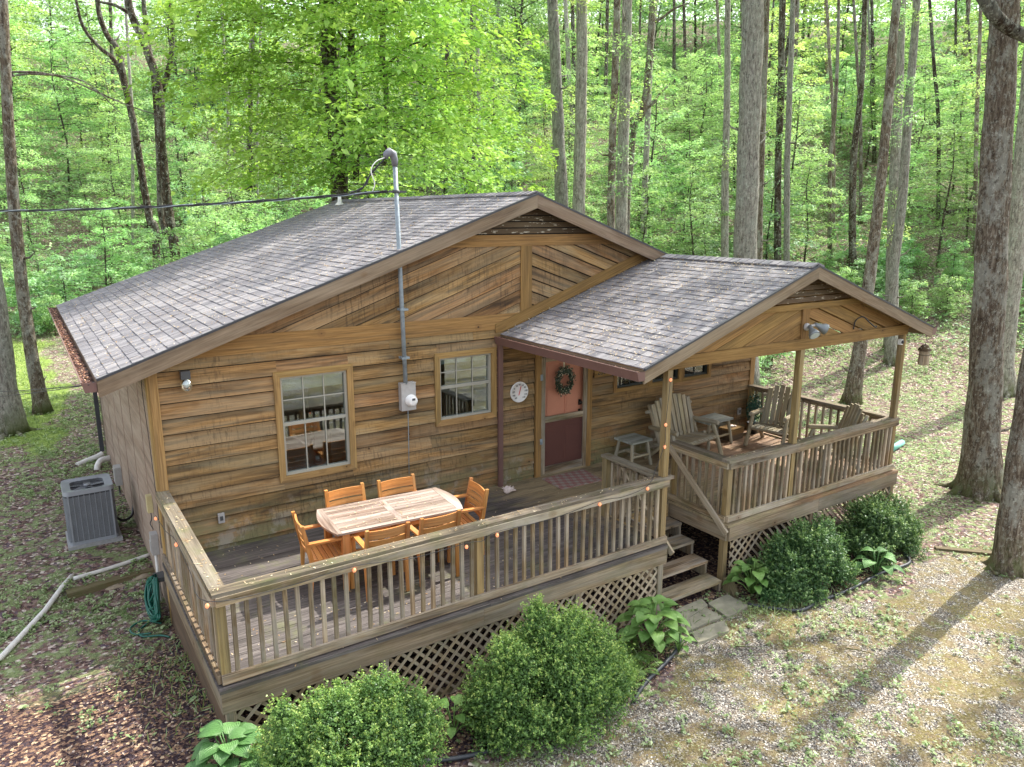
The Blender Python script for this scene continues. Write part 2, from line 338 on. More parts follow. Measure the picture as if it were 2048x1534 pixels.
def glassmat():
    m, t, b, o = newmat('window_glass'); fr = nd(t, 'ShaderNodeFresnel'); fr.inputs[0].default_value = 1.75
    gl = nd(t, 'ShaderNodeBsdfGlossy'); gl.inputs['Roughness'].default_value = .015; gl.inputs[0].default_value = (.9, .95, .95, 1)
    tr = nd(t, 'ShaderNodeBsdfTransparent'); tr.inputs[0].default_value = (.78, .84, .84, 1)
    mx = nd(t, 'ShaderNodeMixShader'); t.links.new(mth(t, 'ADD', fr.outputs[0], .10, clamp=True), mx.inputs[0]); t.links.new(tr.outputs[0], mx.inputs[1]); t.links.new(gl.outputs[0], mx.inputs[2])
    t.links.new(mx.outputs[0], o.inputs[0]); t.nodes.remove(b); return m
M_GLASS = glassmat()
def screenmat():
    m, t, b, o = newmat('insect_screen'); d = nd(t, 'ShaderNodeBsdfDiffuse'); d.inputs[0].default_value = (.13, .065, .06, 1)
    tr = nd(t, 'ShaderNodeBsdfTransparent'); mx = nd(t, 'ShaderNodeMixShader'); mx.inputs[0].default_value = .45
    t.links.new(tr.outputs[0], mx.inputs[1]); t.links.new(d.outputs[0], mx.inputs[2]); t.links.new(mx.outputs[0], o.inputs[0]); t.nodes.remove(b); return m
M_SCREEN = screenmat()
def shinglemat():
    m, t, b, o = newmat('asphalt_shingle'); rn = rndattr(t); geo = nd(t, 'ShaderNodeNewGeometry').outputs['Position']
    uv = nd(t, 'ShaderNodeUVMap').outputs[0]
    c = ramp(t, [(0, L3(100, 99, 104)), (.35, L3(118, 116, 120)), (.65, L3(131, 129, 132)), (1, L3(148, 145, 146))], rn)
    g = noise(t, geo, 190, 3, .7); c = mixc(t, ramp(t, [(.35, (0, 0, 0)), (.7, (.5, .5, .5))], g), c, L3(164, 161, 162) + (1,))
    s1 = noise(t, mapping(t, uv, (14, 1.2, 1)), 1, 4, .6); c = mixc(t, mth(t, 'MULTIPLY', ramp(t, [(.45, (0, 0, 0)), (.62, (1, 1, 1))], s1), .4), c, L3(68, 67, 74)+(1,))
    s2 = noise(t, geo, .9, 5, .6); c = mixc(t, mth(t, 'MULTIPLY', ramp(t, [(.45, (0, 0, 0)), (.65, (1, 1, 1))], s2), .28), c, L3(104, 100, 102)+(1,))
    t.links.new(c, b.inputs['Base Color']); b.inputs['Roughness'].default_value = .9; b.inputs['Specular IOR Level'].default_value = .2
    bump(t, g, .5, .004, b); return m
M_SHING = shinglemat()
def deckmat():
    m, t, b, o = newmat('deck_boards'); uv = nd(t, 'ShaderNodeUVMap').outputs[0]; rn = rndattr(t)
    pos = nd(t, 'ShaderNodeNewGeometry').outputs['Position']; sp = nd(t, 'ShaderNodeSeparateXYZ'); t.links.new(pos, sp.inputs[0])
    g = noise(t, mapping(t, uv, (1.6, 50, 1)), 1, 6, .62, .6)
    cl = ramp(t, [(.25, L3(112, 96, 74)), (.5, L3(152, 136, 106)), (.75, L3(180, 166, 134))], g)
    cd_ = ramp(t, [(.3, L3(54, 49, 48)), (.5, L3(86, 80, 78)), (.72, L3(126, 119, 115))], g)
    cb = ramp(t, [(.25, L3(110, 82, 56)), (.5, L3(142, 110, 80)), (.75, L3(172, 140, 110))], g)
    e = noise(t, mapping(t, pos, (1.2, 8, 1)), 1.3, 4, .6)
    wet = mth(t, 'MULTIPLY_ADD', e, 1.6, mth(t, 'MULTIPLY', mth(t, 'ADD', sp.outputs[0], mth(t, 'MULTIPLY', sp.outputs[1], .45)), -1.0))   # old damp boards, left of the door
    mw = ramp(t, [(0, (0, 0, 0)), (1, (1, 1, 1))], mth(t, 'MULTIPLY_ADD', wet, 1.4, 5.9, clamp=True))
    mbrn = ramp(t, [(0, (0, 0, 0)), (1, (1, 1, 1))], mth(t, 'MULTIPLY_ADD', mth(t, 'ADD', sp.outputs[0], e), 1.0, -8.2, clamp=True))
    c = mixc(t, mbrn, cl, cb); c = mixc(t, mw, c, cd_)
    n2 = noise(t, mapping(t, pos, (.9, 3, 1)), 1.4, 5, .65)
    c = mixc(t, mth(t, 'MULTIPLY', ramp(t, [(.5, (0, 0, 0)), (.66, (1, 1, 1))], n2), .55), c, L3(54, 50, 46)+(1,))
    n3 = noise(t, mapping(t, pos, (2, 2, 1), (4, 1, 0)), 1, 5, .7)
    c = mixc(t, mth(t, 'MULTIPLY', ramp(t, [(.54, (0, 0, 0)), (.68, (1, 1, 1))], n3), .4), c, L3(110, 116, 66)+(1,))
    hs = nd(t, 'ShaderNodeHueSaturation'); t.links.new(c, hs.inputs['Color']); t.links.new(mth(t, 'MULTIPLY_ADD', rn, .35, .83), hs.inputs['Value'])
    t.links.new(hs.outputs[0], b.inputs['Base Color']); b.inputs['Roughness'].default_value = .62; bump(t, g, .4, .004, b); return m
M_DECK = deckmat()
def matmat():
    m, t, b, o = newmat('doormat_weave'); uv = nd(t, 'ShaderNodeUVMap').outputs[0]; sp = nd(t, 'ShaderNodeSeparateXYZ'); t.links.new(uv, sp.inputs[0])
    a = mth(t, 'PINGPONG', mth(t, 'ADD', sp.outputs[0], sp.outputs[1]), .09); c_ = mth(t, 'PINGPONG', mth(t, 'SUBTRACT', sp.outputs[0], sp.outputs[1]), .09)
    f = mth(t, 'ADD', mth(t, 'GREATER_THAN', a, .045), mth(t, 'GREATER_THAN', c_, .045))
    n = noise(t, uv, 60, 3, .6)
    c = ramp(t, [(.1, L3(160, 150, 140)), (.5, L3(150, 112, 104)), (.95, L3(150, 76, 72))], mth(t, 'MULTIPLY', f, .5))
    c = mixc(t, .35, c, ramp(t, [(.35, L3(110, 90, 84)), (.7, L3(190, 180, 170))], n)); t.links.new(c, b.inputs['Base Color']); b.inputs['Roughness'].default_value = .95; return m
M_MAT = matmat()

BK_GREY = bark('bark_grey', L3(84, 80, 74), L3(142, 138, 130), L3(180, 177, 168), lam=.35)
BK_BROWN = bark('bark_brown', L3(62, 52, 44), L3(106, 94, 82), L3(146, 136, 122), lichen=(.36, .37, .33), lam=.6)
BK_DARK = bark('bark_dark', L3(36, 30, 24), L3(62, 52, 42), L3(98, 88, 76), lam=.3)
LF_BEECH = leafmat('beech_leaf', [(0, (.20, .37, .06)), (.5, (.34, .56, .12)), (1, (.52, .74, .24))], .45, tcol=(1.1, 1.12, .7), gloss=.03)
LF_SAP = leafmat('sapling_leaf', [(0, (0.153, 0.300, 0.103)), (.5, (0.301, 0.520, 0.200)), (1, (0.569, 0.789, 0.454))], .48, objvar=.22, gloss=.03)
LF_PALE = leafmat('pale_leaf', [(0, (0.184, 0.342, 0.152)), (.5, (0.336, 0.547, 0.272)), (1, (0.610, 0.821, 0.526))], .42, tcol=(1.1, 1.2, .7), objvar=.15)
LF_YEL = leafmat('yellow_green_leaf', [(0, (0.211, 0.344, 0.080)), (.5, (0.396, 0.580, 0.186)), (1, (0.675, 0.850, 0.447))], .5, objvar=.15)
LF_FAR = leafmat('far_leaf', [(0, (0.152, 0.277, 0.121)), (.5, (0.328, 0.535, 0.260)), (.85, (0.569, 0.807, 0.527)), (1, (0.895, 1.000, 0.995))], .5, gloss=.02)
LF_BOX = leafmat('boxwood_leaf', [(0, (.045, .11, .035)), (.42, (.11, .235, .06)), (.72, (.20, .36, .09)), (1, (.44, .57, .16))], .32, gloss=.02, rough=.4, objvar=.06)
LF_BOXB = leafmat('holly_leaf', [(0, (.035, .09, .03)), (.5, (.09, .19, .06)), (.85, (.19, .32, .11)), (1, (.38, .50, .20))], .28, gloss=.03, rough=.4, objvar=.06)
LF_GND = leafmat('ground_leaf', [(0, (0.123, 0.210, 0.074)), (.5, (0.276, 0.412, 0.170)), (1, (0.602, 0.709, 0.438))], .35, gloss=.03)
LF_FERN = leafmat('fern_leaf', [(0, (.10, .21, .03)), (1, (.22, .38, .07))], .4)

# ------------------------------------------------------------------ terrain
def vnoise(x, y, sc, seed=0):
    r = np.random.default_rng(seed); G = r.random((64, 64)); x = np.asarray(x, float)*sc; y = np.asarray(y, float)*sc
    xi, yi = np.floor(x).astype(int), np.floor(y).astype(int); fx, fy = x-xi, y-yi; fx = fx*fx*(3-2*fx); fy = fy*fy*(3-2*fy)
    g = lambda a, b: G[a % 64, b % 64]
    return (g(xi, yi)*(1-fx)+g(xi+1, yi)*fx)*(1-fy)+(g(xi, yi+1)*(1-fx)+g(xi+1, yi+1)*fx)*fy
def fbm(x, y, sc, seed=0, o=3): return sum(vnoise(x, y, sc*2**k, seed+k)*.5**k for k in range(o))/sum(.5**k for k in range(o))
def sm(x, a, b): t = np.clip((x-a)/(b-a), 0, 1); return t*t*(3-2*t)
def hgt(x, y):
    x = np.asarray(x, float); y = np.asarray(y, float)
    s = (x+1.19)*.5504+(y+9.83)*.8349; l = (x+1.19)*.8349-(y+9.83)*.5504
    base = -1.0+sm(y, 1.35, 1.65)*(1-sm(x, .1, .4))*.27
    base = base+(.13+.25*sm(-y, -.2, 3.0))*(1-sm(x, -.2, 2.4))*(1-sm(y, 1.35, 1.65))*(1-sm(-y, 5.5, 8))
    base = base+.35*sm(l, 12, 20)*sm(s, 10, 22)
    s0 = 27-9*sm(l, -9, 3); r = s-s0
    hill = .40*(np.sqrt((r-5)**2+9)+(r-5))/2*sm(s, 12, 24)
    hill = np.where(hill > 22, 22+12*(1-np.exp(-(np.maximum(hill, 22)-22)/12)), hill)
    return base+hill+.05*(fbm(x, y, .6, 3)-.5)*(1+np.clip(s-20, 0, 60)*.25)
def H(x, y): return float(hgt(x, y))
def wp(u, v, s):
    d = FW+RT*(u-1024)/FPX-UP*(v-767)/FPX; hf = d[0]*.5504+d[1]*.8349
    return Vector(CP+d*s/hf)
def hit(u, v):
    d = FW+RT*(u-1024)/FPX-UP*(v-767)/FPX; t = 3.0
    while t < 200:
        p = CP+d*t
        if p[2] < H(p[0], p[1]): return Vector(p)
        t += .05
    return Vector(p)

def axis(a0, a1, fine0, fine1, step, outer_step=2.2):
    f = list(np.arange(fine0, fine1+1e-6, step)); o1, st, p = [], step, fine0
    while p > a0: st = min(st*1.18, 5); p -= st; o1.append(p)
    o2, st, p = [], step, fine1
    while p < a1: st = min(st*1.18, 5); p += st; o2.append(p)
    return np.array(o1[::-1]+f+o2)
gx = axis(-90, 150, -7, 18, .16); gy = axis(-70, 170, -10, 12, .16)
GX, GY = np.meshgrid(gx, gy, indexing='ij'); GZ = hgt(GX, GY)
nx, ny = GX.shape; idx = np.arange(nx*ny).reshape(nx, ny)
F = np.stack([idx[:-1, :-1], idx[1:, :-1], idx[1:, 1:], idx[:-1, 1:]], -1).reshape(-1, 4)
def zones(x, y):
    """gravel, lawn, mulch weights 0..1"""
    n = fbm(x, y, .9, 11)-.5
    yb = np.interp(x, [0.8, 2.2, 4.4, 5.5, 6.8, 8, 9.5, 11, 14, 40], [-4.6, -4.5, -4.3, -3.7, -3.4, -4.4, -4.5, -4.6, -5.0, -6.0])
    g = sm(yb-y+n*.9, -.25, .35)*sm(x+(y+4.3)*.15+n*1.2, 1.2, 2.4)
    s = (x+1.19)*.5504+(y+9.83)*.8349; l = (x+1.19)*.8349-(y+9.83)*.5504
    lawn = (1-sm(x+n*1.5, -.9, .0))*sm(y+n*4, 8.2, 10.5)*(1-sm(s+n*3, 28.5, 31))
    mul = np.maximum((1-sm(x+n*1.0, -.2, .5))*(1-sm(y+n*2.2, -2.4, 1.0))*.9, sm(x, -.3, .2)*sm(y, -4.35, -4.1)*(1-sm(y, 0, 1))*(1-g)*(1-sm(x, 9.6, 10.4)))
    return g, lawn, mul
gme = npmesh('ground', np.stack([GX, GY, GZ], -1).reshape(-1, 3), F, np.zeros(len(F)), bpy.data.materials.new('tmp'))
zg, zl, zm = zones(GX, GY); ca = gme.color_attributes.new('zone', 'FLOAT_COLOR', 'POINT')
ca.data.foreach_set('color', np.stack([zg, zl, zm, np.ones_like(zg)], -1).astype(np.float32).ravel())
gme.polygons.foreach_set('use_smooth', [True]*len(F))
def groundmat():
    m, t, b, o = newmat('ground_surface'); pos = nd(t, 'ShaderNodeNewGeometry').outputs['Position']
    za = nd(t, 'ShaderNodeAttribute'); za.attribute_name = 'zone'; sp = nd(t, 'ShaderNodeSeparateColor'); t.links.new(za.outputs['Color'], sp.inputs[0])
    nA = noise(t, pos, 1.5, 6, .65); nB = noise(t, pos, 6, 5, .65); nC = noise(t, pos, .45, 5, .6); nD = noise(t, pos, 30, 4, .7)
    def vor(scale, st):
        v = nd(t, 'ShaderNodeTexVoronoi'); v.inputs['Scale'].default_value = scale; t.links.new(pos, v.inputs['Vector'])
        s_ = nd(t, 'ShaderNodeSeparateColor'); t.links.new(v.outputs['Color'], s_.inputs[0]); return ramp(t, st, s_.outputs[0], 'CONSTANT'), v.outputs['Distance'], s_.outputs[1]
    lit, dl, _ = vor(24, [(0, L3(66, 52, 52)), (.22, L3(104, 82, 74)), (.42, L3(132, 112, 104)), (.58, L3(112, 86, 82)), (.7, L3(164, 146, 136)), (.82, L3(92, 78, 88)), (.93, L3(206, 194, 182))])
    grv, dg, _ = vor(68, [(0, L3(64, 62, 63)), (.18, L3(108, 105, 101)), (.38, L3(140, 136, 129)), (.55, L3(98, 88, 78)), (.66, L3(170, 165, 156)), (.82, L3(126, 114, 98)), (.92, L3(208, 204, 196))])
    mul, dm, _ = vor(34, [(0, L3(50, 38, 42)), (.3, L3(80, 62, 58)), (.5, L3(108, 84, 72)), (.66, L3(66, 56, 62)), (.78, L3(138, 112, 90)), (.92, L3(178, 154, 126))])
    moss = ramp(t, [(.3, L3(86, 78, 38)), (.5, L3(120, 110, 58)), (.7, L3(148, 142, 88))], nD)
    dirt = ramp(t, [(.3, L3(100, 84, 78)), (.7, L3(146, 128, 118))], nD)
    grass = ramp(t, [(.3, L3(92, 112, 50)), (.5, L3(120, 142, 70)), (.72, L3(150, 166, 96))], nB)
    green = ramp(t, [(.3, L3(88, 108, 62)), (.7, L3(148, 168, 112))], nD)
    c = mixc(t, mth(t, 'MULTIPLY', ramp(t, [(.42, (0, 0, 0)), (.6, (1, 1, 1))], nA), .28), lit, dirt)
    c = mixc(t, mth(t, 'MULTIPLY', ramp(t, [(.48, (0, 0, 0)), (.57, (1, 1, 1))], nB), .75), c, green)
    c = mixc(t, ramp(t, [(.35, (0, 0, 0)), (.6, (1, 1, 1))], mth(t, 'MULTIPLY_ADD', nB, .5, mth(t, 'SUBTRACT', sp.outputs[2], .25))), c, mul)
    gg = mixc(t, mth(t, 'MULTIPLY', ramp(t, [(.46, (0, 0, 0)), (.545, (1, 1, 1))], mth(t, 'MULTIPLY_ADD', nB, .35, mth(t, 'MULTIPLY', nA, .65))), .75), grv, moss)
    gg = mixc(t, mth(t, 'MULTIPLY', ramp(t, [(.50, (0, 0, 0)), (.62, (1, 1, 1))], nB), .5), gg, dirt)
    gg = mixc(t, mth(t, 'MULTIPLY', ramp(t, [(.60, (0, 0, 0)), (.66, (1, 1, 1))], noise(t, pos, 3.2, 6, .7)), .6), gg, green)
    gg = mixc(t, .8, gg, ramp(t, [(.35, (.72, .70, .68)), (.6, (1.12, 1.1, 1.06))], noise(t, mapping(t, pos, (.5, 1.3, 1)), .9, 5, .6)), 'MULTIPLY')
    c = mixc(t, ramp(t, [(.35, (0, 0, 0)), (.6, (1, 1, 1))], mth(t, 'MULTIPLY_ADD', nB, .5, mth(t, 'SUBTRACT', sp.outputs[0], .25))), c, gg)
    c = mixc(t, ramp(t, [(.35, (0, 0, 0)), (.65, (1, 1, 1))], mth(t, 'MULTIPLY_ADD', nB, .8, mth(t, 'SUBTRACT', sp.outputs[1], .5))), c, grass)
    t.links.new(c, b.inputs['Base Color']); b.inputs['Roughness'].default_value = .95; b.inputs['Specular IOR Level'].default_value = .15
    bump(t, mth(t, 'ADD', mth(t, 'MULTIPLY', dg, .6), nB), .55, .03, b); return m
gme.materials.clear(); gme.materials.append(groundmat())
gme.validate(); tag(link('ground', gme), 'sloping ground of gravel, leaf litter, moss and grass around the cabin', 'ground', kind='structure')

# ------------------------------------------------------------------ cabin
W, DP = 11.163, 3.07
SL = .352; NL = Vector((-SL, 0, 1)).normalized(); NR = Vector((SL, 0, 1)).normalized()
def zroof(x): return 2.51+SL*(x+.553) if x < 5.58 else 4.668-SL*(x-5.58)
def zp(x): return 2.527+.345*(x-5.05) if x < 8.32 else 3.655-.345*(x-8.32)
cabin = empty('cabin', (0, 0, 0), 0, 'low gabled cabin with brown lap siding, grey shingle roof and a covered front porch', 'cabin')

def rectsub(rs, h):
    out = []
    for (a, b, c, d) in rs:
        e, f, g, k = h
        if e >= b or f <= a or g >= d or k <= c: out.append((a, b, c, d)); continue
        if a < e: out.append((a, e, c, d))
        if b > f: out.append((f, b, c, d))
        x0, x1 = max(a, e), min(b, f)
        if c < g: out.append((x0, x1, c, g))
        if d > k: out.append((x0, x1, k, d))
    return [r for r in out if r[1]-r[0] > .01 and r[3]-r[2] > .004]
WIN1 = (1.485, 2.588, .756, 2.303); WIN2 = (3.875, 4.962, 1.179, 2.311); DOOR = (5.729, 6.912, -.05, 2.12)
PW = [(7.42, 8.27, 1.25, 2.16), (8.27, 9.10, 1.25, 2.16), (9.10, 9.90, 1.25, 2.16)]
ins = lambda r, d: (r[0]+d, r[1]-d, r[2]+d, r[3]-d)
holes = [ins(WIN1, .085), ins(WIN2, .085), (5.80, 6.84, -.3, 2.06)]+[ins(p, .06) for p in PW]
mb = MB()
rs = [(0, W, -1.2, 2.6)]
for h in holes: rs = rectsub(rs, h)
for (a, b, c, d) in rs: mb.box(a, b, .0, .1, c, d, (1, 0, 0), .1)
mb.slab([(0, 2.6), (W, 2.6), (W, 2.62), (5.58, 4.56), (0, 2.6)][:4]+[(0, 2.62)], lambda a, b, s: (a, .1*s, b), (1, 0), .1)
mb.build('wall_sheathing', W_SHEA, cabin); mb = MB()
EX = .2; z = -.16; row = 0
while z < 2.55:
    z1 = min(z+EX, 2.585); rs = [(0.09, W-.09, z, z1)]
    for h in (holes[0], holes[1], (5.74, 6.9, -.3, 2.1)): rs = rectsub(rs, (h[0]-.03, h[1]+.03, h[2]-.03, h[3]+.03))
    for p in PW: rs = rectsub(rs, ins(p, .04))
    out = []
    for (a, b, c, d) in rs:
        while b-a > 3.0 and random.random() < .85:
            k = a+random.uniform(1.2, min(4.2, b-a-.6)); out.append((a, k-.003, c, d)); a = k
        out.append((a, b, c, d))
    for (a, b, c, d) in out:
        f = lambda q: -.006-.036*(1-(q-z)/EX)
        if c == z: c += .018
        mb.hexa([(a, f(c), c), (b, f(c), c), (b, -.0005, c), (a, -.0005, c), (a, f(d), d), (b, f(d), d), (b, -.0005, d), (a, -.0005, d)], (1, 0, 0))
    z = z1; row += 1
# gable boards
def gclip(p):
    p = clipconv(p, -SL, 1, 2.585); p = clipconv(p, SL, 1, 4.545+SL*5.58); return p
zt = lambda d, z0, ex: (lambda a, b, s: (a, 0 if s else -.004-.022*(1-(d(a, b)-z0)/ex), b))
for (x0, x1, sg) in ((-.2, 5.44, 1), (5.63, W+.2, -1)):
    d0 = -3.0
    while d0 < 8:
        d1 = d0+.203
        P = [(x0, 2.80), (x1, 2.80), (x1, 3.88), (x0, 3.88)]
        P = gclip(P)
        if P: P = clipconv(P, sg*SL, -1, -d0-.016)     # z - sg*SL*x >= d0
        if P: P = clipconv(P, -sg*SL, 1, d1)
        if P and sg < 0: P = clipconv(P, .345, -1, -(2.527-.345*5.05-.05))
        if P and len(P) > 2:
            fn = (lambda dd: lambda a, b, s: (a, -.001 if s else -.005-.024*(1-((b-sg*SL*a)-dd)/.203), b))(d0)
            k = (1, sg*SL); q = math.hypot(*k); mb.slab(P, fn, (k[0]/q, k[1]/q))
        d0 = d1
mb.build('front_wall', W_SIDE, cabin)
mb = MB()
fy = lambda y0, y1: (lambda a, b, s: (a, y1 if s else y0, b))
mb.slab(gclip([(0, 2.585), (5.6, 2.585), (5.6, 2.82), (0, 2.82)]), fy(-.033, -.002), (1, 0))
mb.slab(gclip([(0, 3.86), (W, 3.86), (W, 4.03), (0, 4.03)]), fy(-.036, -.002), (1, 0))
mb.slab([(5.43, 2.80), (5.64, 2.86), (5.64, 3.86), (5.43, 3.86)], fy(-.034, -.002), (0, 1))
mb.slab([(4.95, 2.53), (5.2, 2.575), (8.2, 3.61), (8.2, 3.79), (5.2, 2.755), (4.95, 2.67)], fy(-.045, -.037), (.943, .333))
mb.build('gable_trim', W_BAND, cabin)
mb = MB(); z = 4.03
while z < 4.5:
    P = gclip([(2, z+.018), (9, z+.018), (9, z+.095), (2, z+.095)])
    if len(P) > 2:
        mb.slab(P, (lambda zz: lambda a, b, s: (a, -.001 if s else -.004-.03*(1-(b-zz)/.095), b))(z), (1, 0))
    z += .095
mb.build('gable_louver', W_PEEL, cabin)
# side, back and right walls, floor, inner room
mb = MB(); mb.box(0, .1, .1, 8.02, -1.25, 2.66, (0, 1, 0), .4)
for k in range(1, 7): mb.box(-.006, 0, k*1.22-.03, k*1.22-.027, -1.2, 2.6, (0, 0, 1), .2)
mb.build('side_wall', W_PLY, cabin)
mb = MB(); mb.box(0, W, 7.92, 8.02, -1.25, 2.66, (1, 0, 0), .3); mb.slab([(0, 2.6), (W, 2.6), (5.58, 4.56)], lambda a, b, s: (a, 7.92+.1*s, b), (1, 0)); mb.build('back_wall', W_PLY, cabin)
mb = MB()
z = -1.2
while z < 2.6:
    mb.hexa([(W-.1, .1, z), (W+.028, .1, z), (W+.028, 7.9, z), (W-.1, 7.9, z), (W-.1, .1, z+.2), (W+.006, .1, z+.2), (W+.006, 7.9, z+.2), (W-.1, 7.9, z+.2)], (0, 1, 0)); z += .2
mb.build('side_wall', W_SIDE, cabin, 'lap sided right wall of the cabin')
mb = MB()
mb.box(.1, W-.1, .1, 7.9, -.12, -.1, r=.5); mb.build('floor', M_INF, cabin)
mb = MB(); mb.box(.11, W-.11, 3.6, 3.65, -.1, 2.6, r=.5); mb.box(3.1, 3.16, .11, 3.6, -.1, 2.6, r=.4); mb.box(7.0, 7.05, .11, 3.6, -.1, 2.6, r=.4); mb.box(.11, W-.11, .11, 3.6, 2.56, 2.6, r=.5)
mb.build('interior_wall', M_INW, cabin)
mb = MB(); mb.box(1.3, 2.35, .55, 1.9, .70, .75); mb.box(1.35, 1.41, .6, .66, -.1, .7); mb.box(2.24, 2.3, .6, .66, -.1, .7); mb.box(1.35, 1.41, 1.8, 1.86, -.1, .7)
t_ = mb.build('indoor_table', M_CLOTH); tag(t_, 'indoor table under a pale cloth seen through the big front window', 'table')
mb = MB(); mb.box(2.62, 2.95, 1.1, 1.9, -.1, 1.15); mb.box(2.6, 2.97, 1.08, 1.92, 1.15, 1.18); t_ = mb.build('cabinet', M_BLIND); tag(t_, 'white cabinet inside the room behind the big front window', 'cabinet')
# corner boards
for nm, bx in (('a', [(-.004, .095, -.045, -.001), (-.032, -.002, -.03, .10)]), ('b', [(W-.09, W+.04, -.045, -.001), (W+.03, W+.045, -.04, .09)])):
    mb = MB()
    for (a, b, c, d) in bx: mb.box(a, b, c, d, -1.15 if nm == 'a' else -.3, 2.6, (0, 0, 1))
    mb.build('corner_board', W_TRIM, cabin)

def roof_tabs(mb, P, L0, L1, T, step=.14, seed=1):
    """P(t, y, h): point at slope distance t from the eave, along y, height h over the deck"""
    rr = random.Random(seed); n = int(T/step)+1
    for i in range(n):
        t0, t1 = i*step-.01, min(i*step+step+.03, T)
        y = L0; 
        while y < L1:
            wd = rr.choice((.08, .11, .14, .17, .20)); y1 = min(y+wd, L1)
            h = .015+rr.choice((0, .005))+rr.uniform(0, .002); e = rr.uniform(-.002, .002)
            mb.hexa([P(t0+e, y, .002), P(t0+e, y1-.002, .002), P(t1, y1-.002, .001), P(t1, y, .001), P(t0+e, y, h), P(t0+e, y1-.002, h), P(t1, y1-.002, .008), P(t1, y, .008)], (0, 1, 0), rr.random(), (0, 0))
            y = y1
def slopeP(x0, z0, sx, sl=SL):       # eave point, sx = +1 rises to +x, -1 rises to -x
    n = NL if sx > 0 else NR; u = Vector((sx, 0, sl)).normalized()
    return lambda t, y, h: (Vector((x0, y, z0-.026))+u*t+n*h)
TS = math.hypot(6.133, 2.159)
PL = slopeP(-.553, 2.51, 1); PR = slopeP(5.58+6.133, 2.509, -1)
mb = MB(); roof_tabs(mb, PL, -.24, 8.26, TS-.01, seed=2)
roof_tabs(mb, PR, -.23, 8.26, TS-.01, step=.28, seed=3)
roof = mb.build('roof', M_SHING, cabin)
mb = MB()
for P in (PL, PR):
    mb.hexa([P(0, -.235, -.07), P(TS, -.235, -.07), P(TS, 8.25, -.07), P(0, 8.25, -.07), P(0, -.235, 0), P(TS, -.235, 0), P(TS, 8.25, 0), P(0, 8.25, 0)], (0, 1, 0), .5)
mb.build('roof_deck', W_DARK, roof)
def capsalong(mb, xr, zr, y0, y1, seed):
    rr = random.Random(seed); y = y0
    while y < y1-.02:
        r_ = rr.random(); h = .012
        for sx in (-1, 1):
            n = NL if sx < 0 else NR; a = Vector((xr, y, zr+.004)); d = Vector((sx, 0, -SL)).normalized()*.15
            yy = min(y+.18, y1)
            c = [a, a+d, a+d+Vector((0, yy-y, 0)), a+Vector((0, yy-y, 0))]
            mb.hexa([p-Vector((0, 0, .004)) for p in c]+[c[0]+Vector((0, 0, .020)), c[1]+n*.020, c[2]+n*.008, c[3]+Vector((0, 0, .008))], (0, 1, 0), r_, (0, 0))
        y += .15
mb = MB(); capsalong(mb, 5.58, 4.668, -.235, 8.26, 4); mb.build('ridge_cap', M_SHING, roof)
# fascia boards (rakes)
def rake(mb, xa, xb, zf, y0, y1, top=-.035, dep=.20, extra=None):
    P = [(xa, zf(xa)+top-dep), (xb, zf(xb)+top-dep), (xb, zf(xb)+top), (xa, zf(xa)+top)]
    if extra: P = clipconv(P, *extra)
    sg = 1 if zf(xb) > zf(xa) else -1; q = math.hypot(1, SL); mb.slab(P, fy(y0, y1), (1/q, sg*SL/q))
for (a, b) in ((-.56, 5.579), (5.581, 8.42)):
    mb = MB(); rake(mb, a, b, zroof, -.262, -.236, extra=None if a < 0 else (.345, -1, -(2.527-.345*5.05)-.01)); mb.build('fascia', W_FASC, roof)
    mb = MB(); rake(mb, a, b, zroof, -.270, -.2355, -.012, .028); mb.build('drip_edge', M_DRIP, roof)
mb = MB(); mb.box(-.565, -.54, -.235, 8.25, 2.33, 2.475, (0, 1, 0)); mb.build('fascia', W_FASC, roof)
mb = MB(); mb.hexa([(-.54, -.23, 2.36), (0, -.23, 2.55), (0, 8.2, 2.55), (-.54, 8.2, 2.36), (-.54, -.23, 2.38), (0, -.23, 2.57), (0, 8.2, 2.57), (-.54, 8.2, 2.38)], (0, 1, 0), .5); mb.build('soffit', W_FASC, roof)
def gutter(xo, xi, y0, y1, zt_, dz=.11, par=None, nm='gutter'):
    mb = MB(); t = .004; s = 1 if xi > xo else -1
    mb.hexa([(xo, y0, zt_), (xo+s*.03, y0, zt_-dz), (xo+s*.03, y1, zt_-dz), (xo, y1, zt_), (xo+s*.008, y0, zt_), (xo+s*.038, y0, zt_-dz+.006), (xo+s*.038, y1, zt_-dz+.006), (xo+s*.008, y1, zt_)], (0, 1, 0), .5)
    mb.box(min(xo+s*.03, xi), max(xo+s*.03, xi), y0, y1, zt_-dz-.004, zt_-dz, (0, 1, 0), .5)
    mb.box(min(xo-s*.004, xo+s*.014), max(xo-s*.004, xo+s*.014), y0, y1, zt_, zt_+.010, (0, 1, 0), .7)
    for y in (y0, y1): mb.hexa([(xo, y-.003, zt_), (xo+s*.03, y-.003, zt_-dz), (xi, y-.003, zt_-dz), (xi, y-.003, zt_+.0), (xo, y+.003, zt_), (xo+s*.03, y+.003, zt_-dz), (xi, y+.003, zt_-dz), (xi, y+.003, zt_)], (1, 0, 0), .3)
    g = mb.build(nm, M_GUT, par); return g
g1 = gutter(-.72, -.566, -.24, 8.24, 2.455, par=roof)
porch = MB()
TP = math.hypot(3.27, 1.128); PPL = slopeP(5.05, 2.527, 1, .345); PPR = slopeP(11.59, 2.527, -1, .345)
roof_tabs(porch, PPL, -3.28, -.047, TP-.01, seed=8); roof_tabs(porch, PPR, -3.28, -.245, TP-.01, step=.28, seed=9)
proof = porch.build('porch_roof', M_SHING, cabin)
mb = MB()
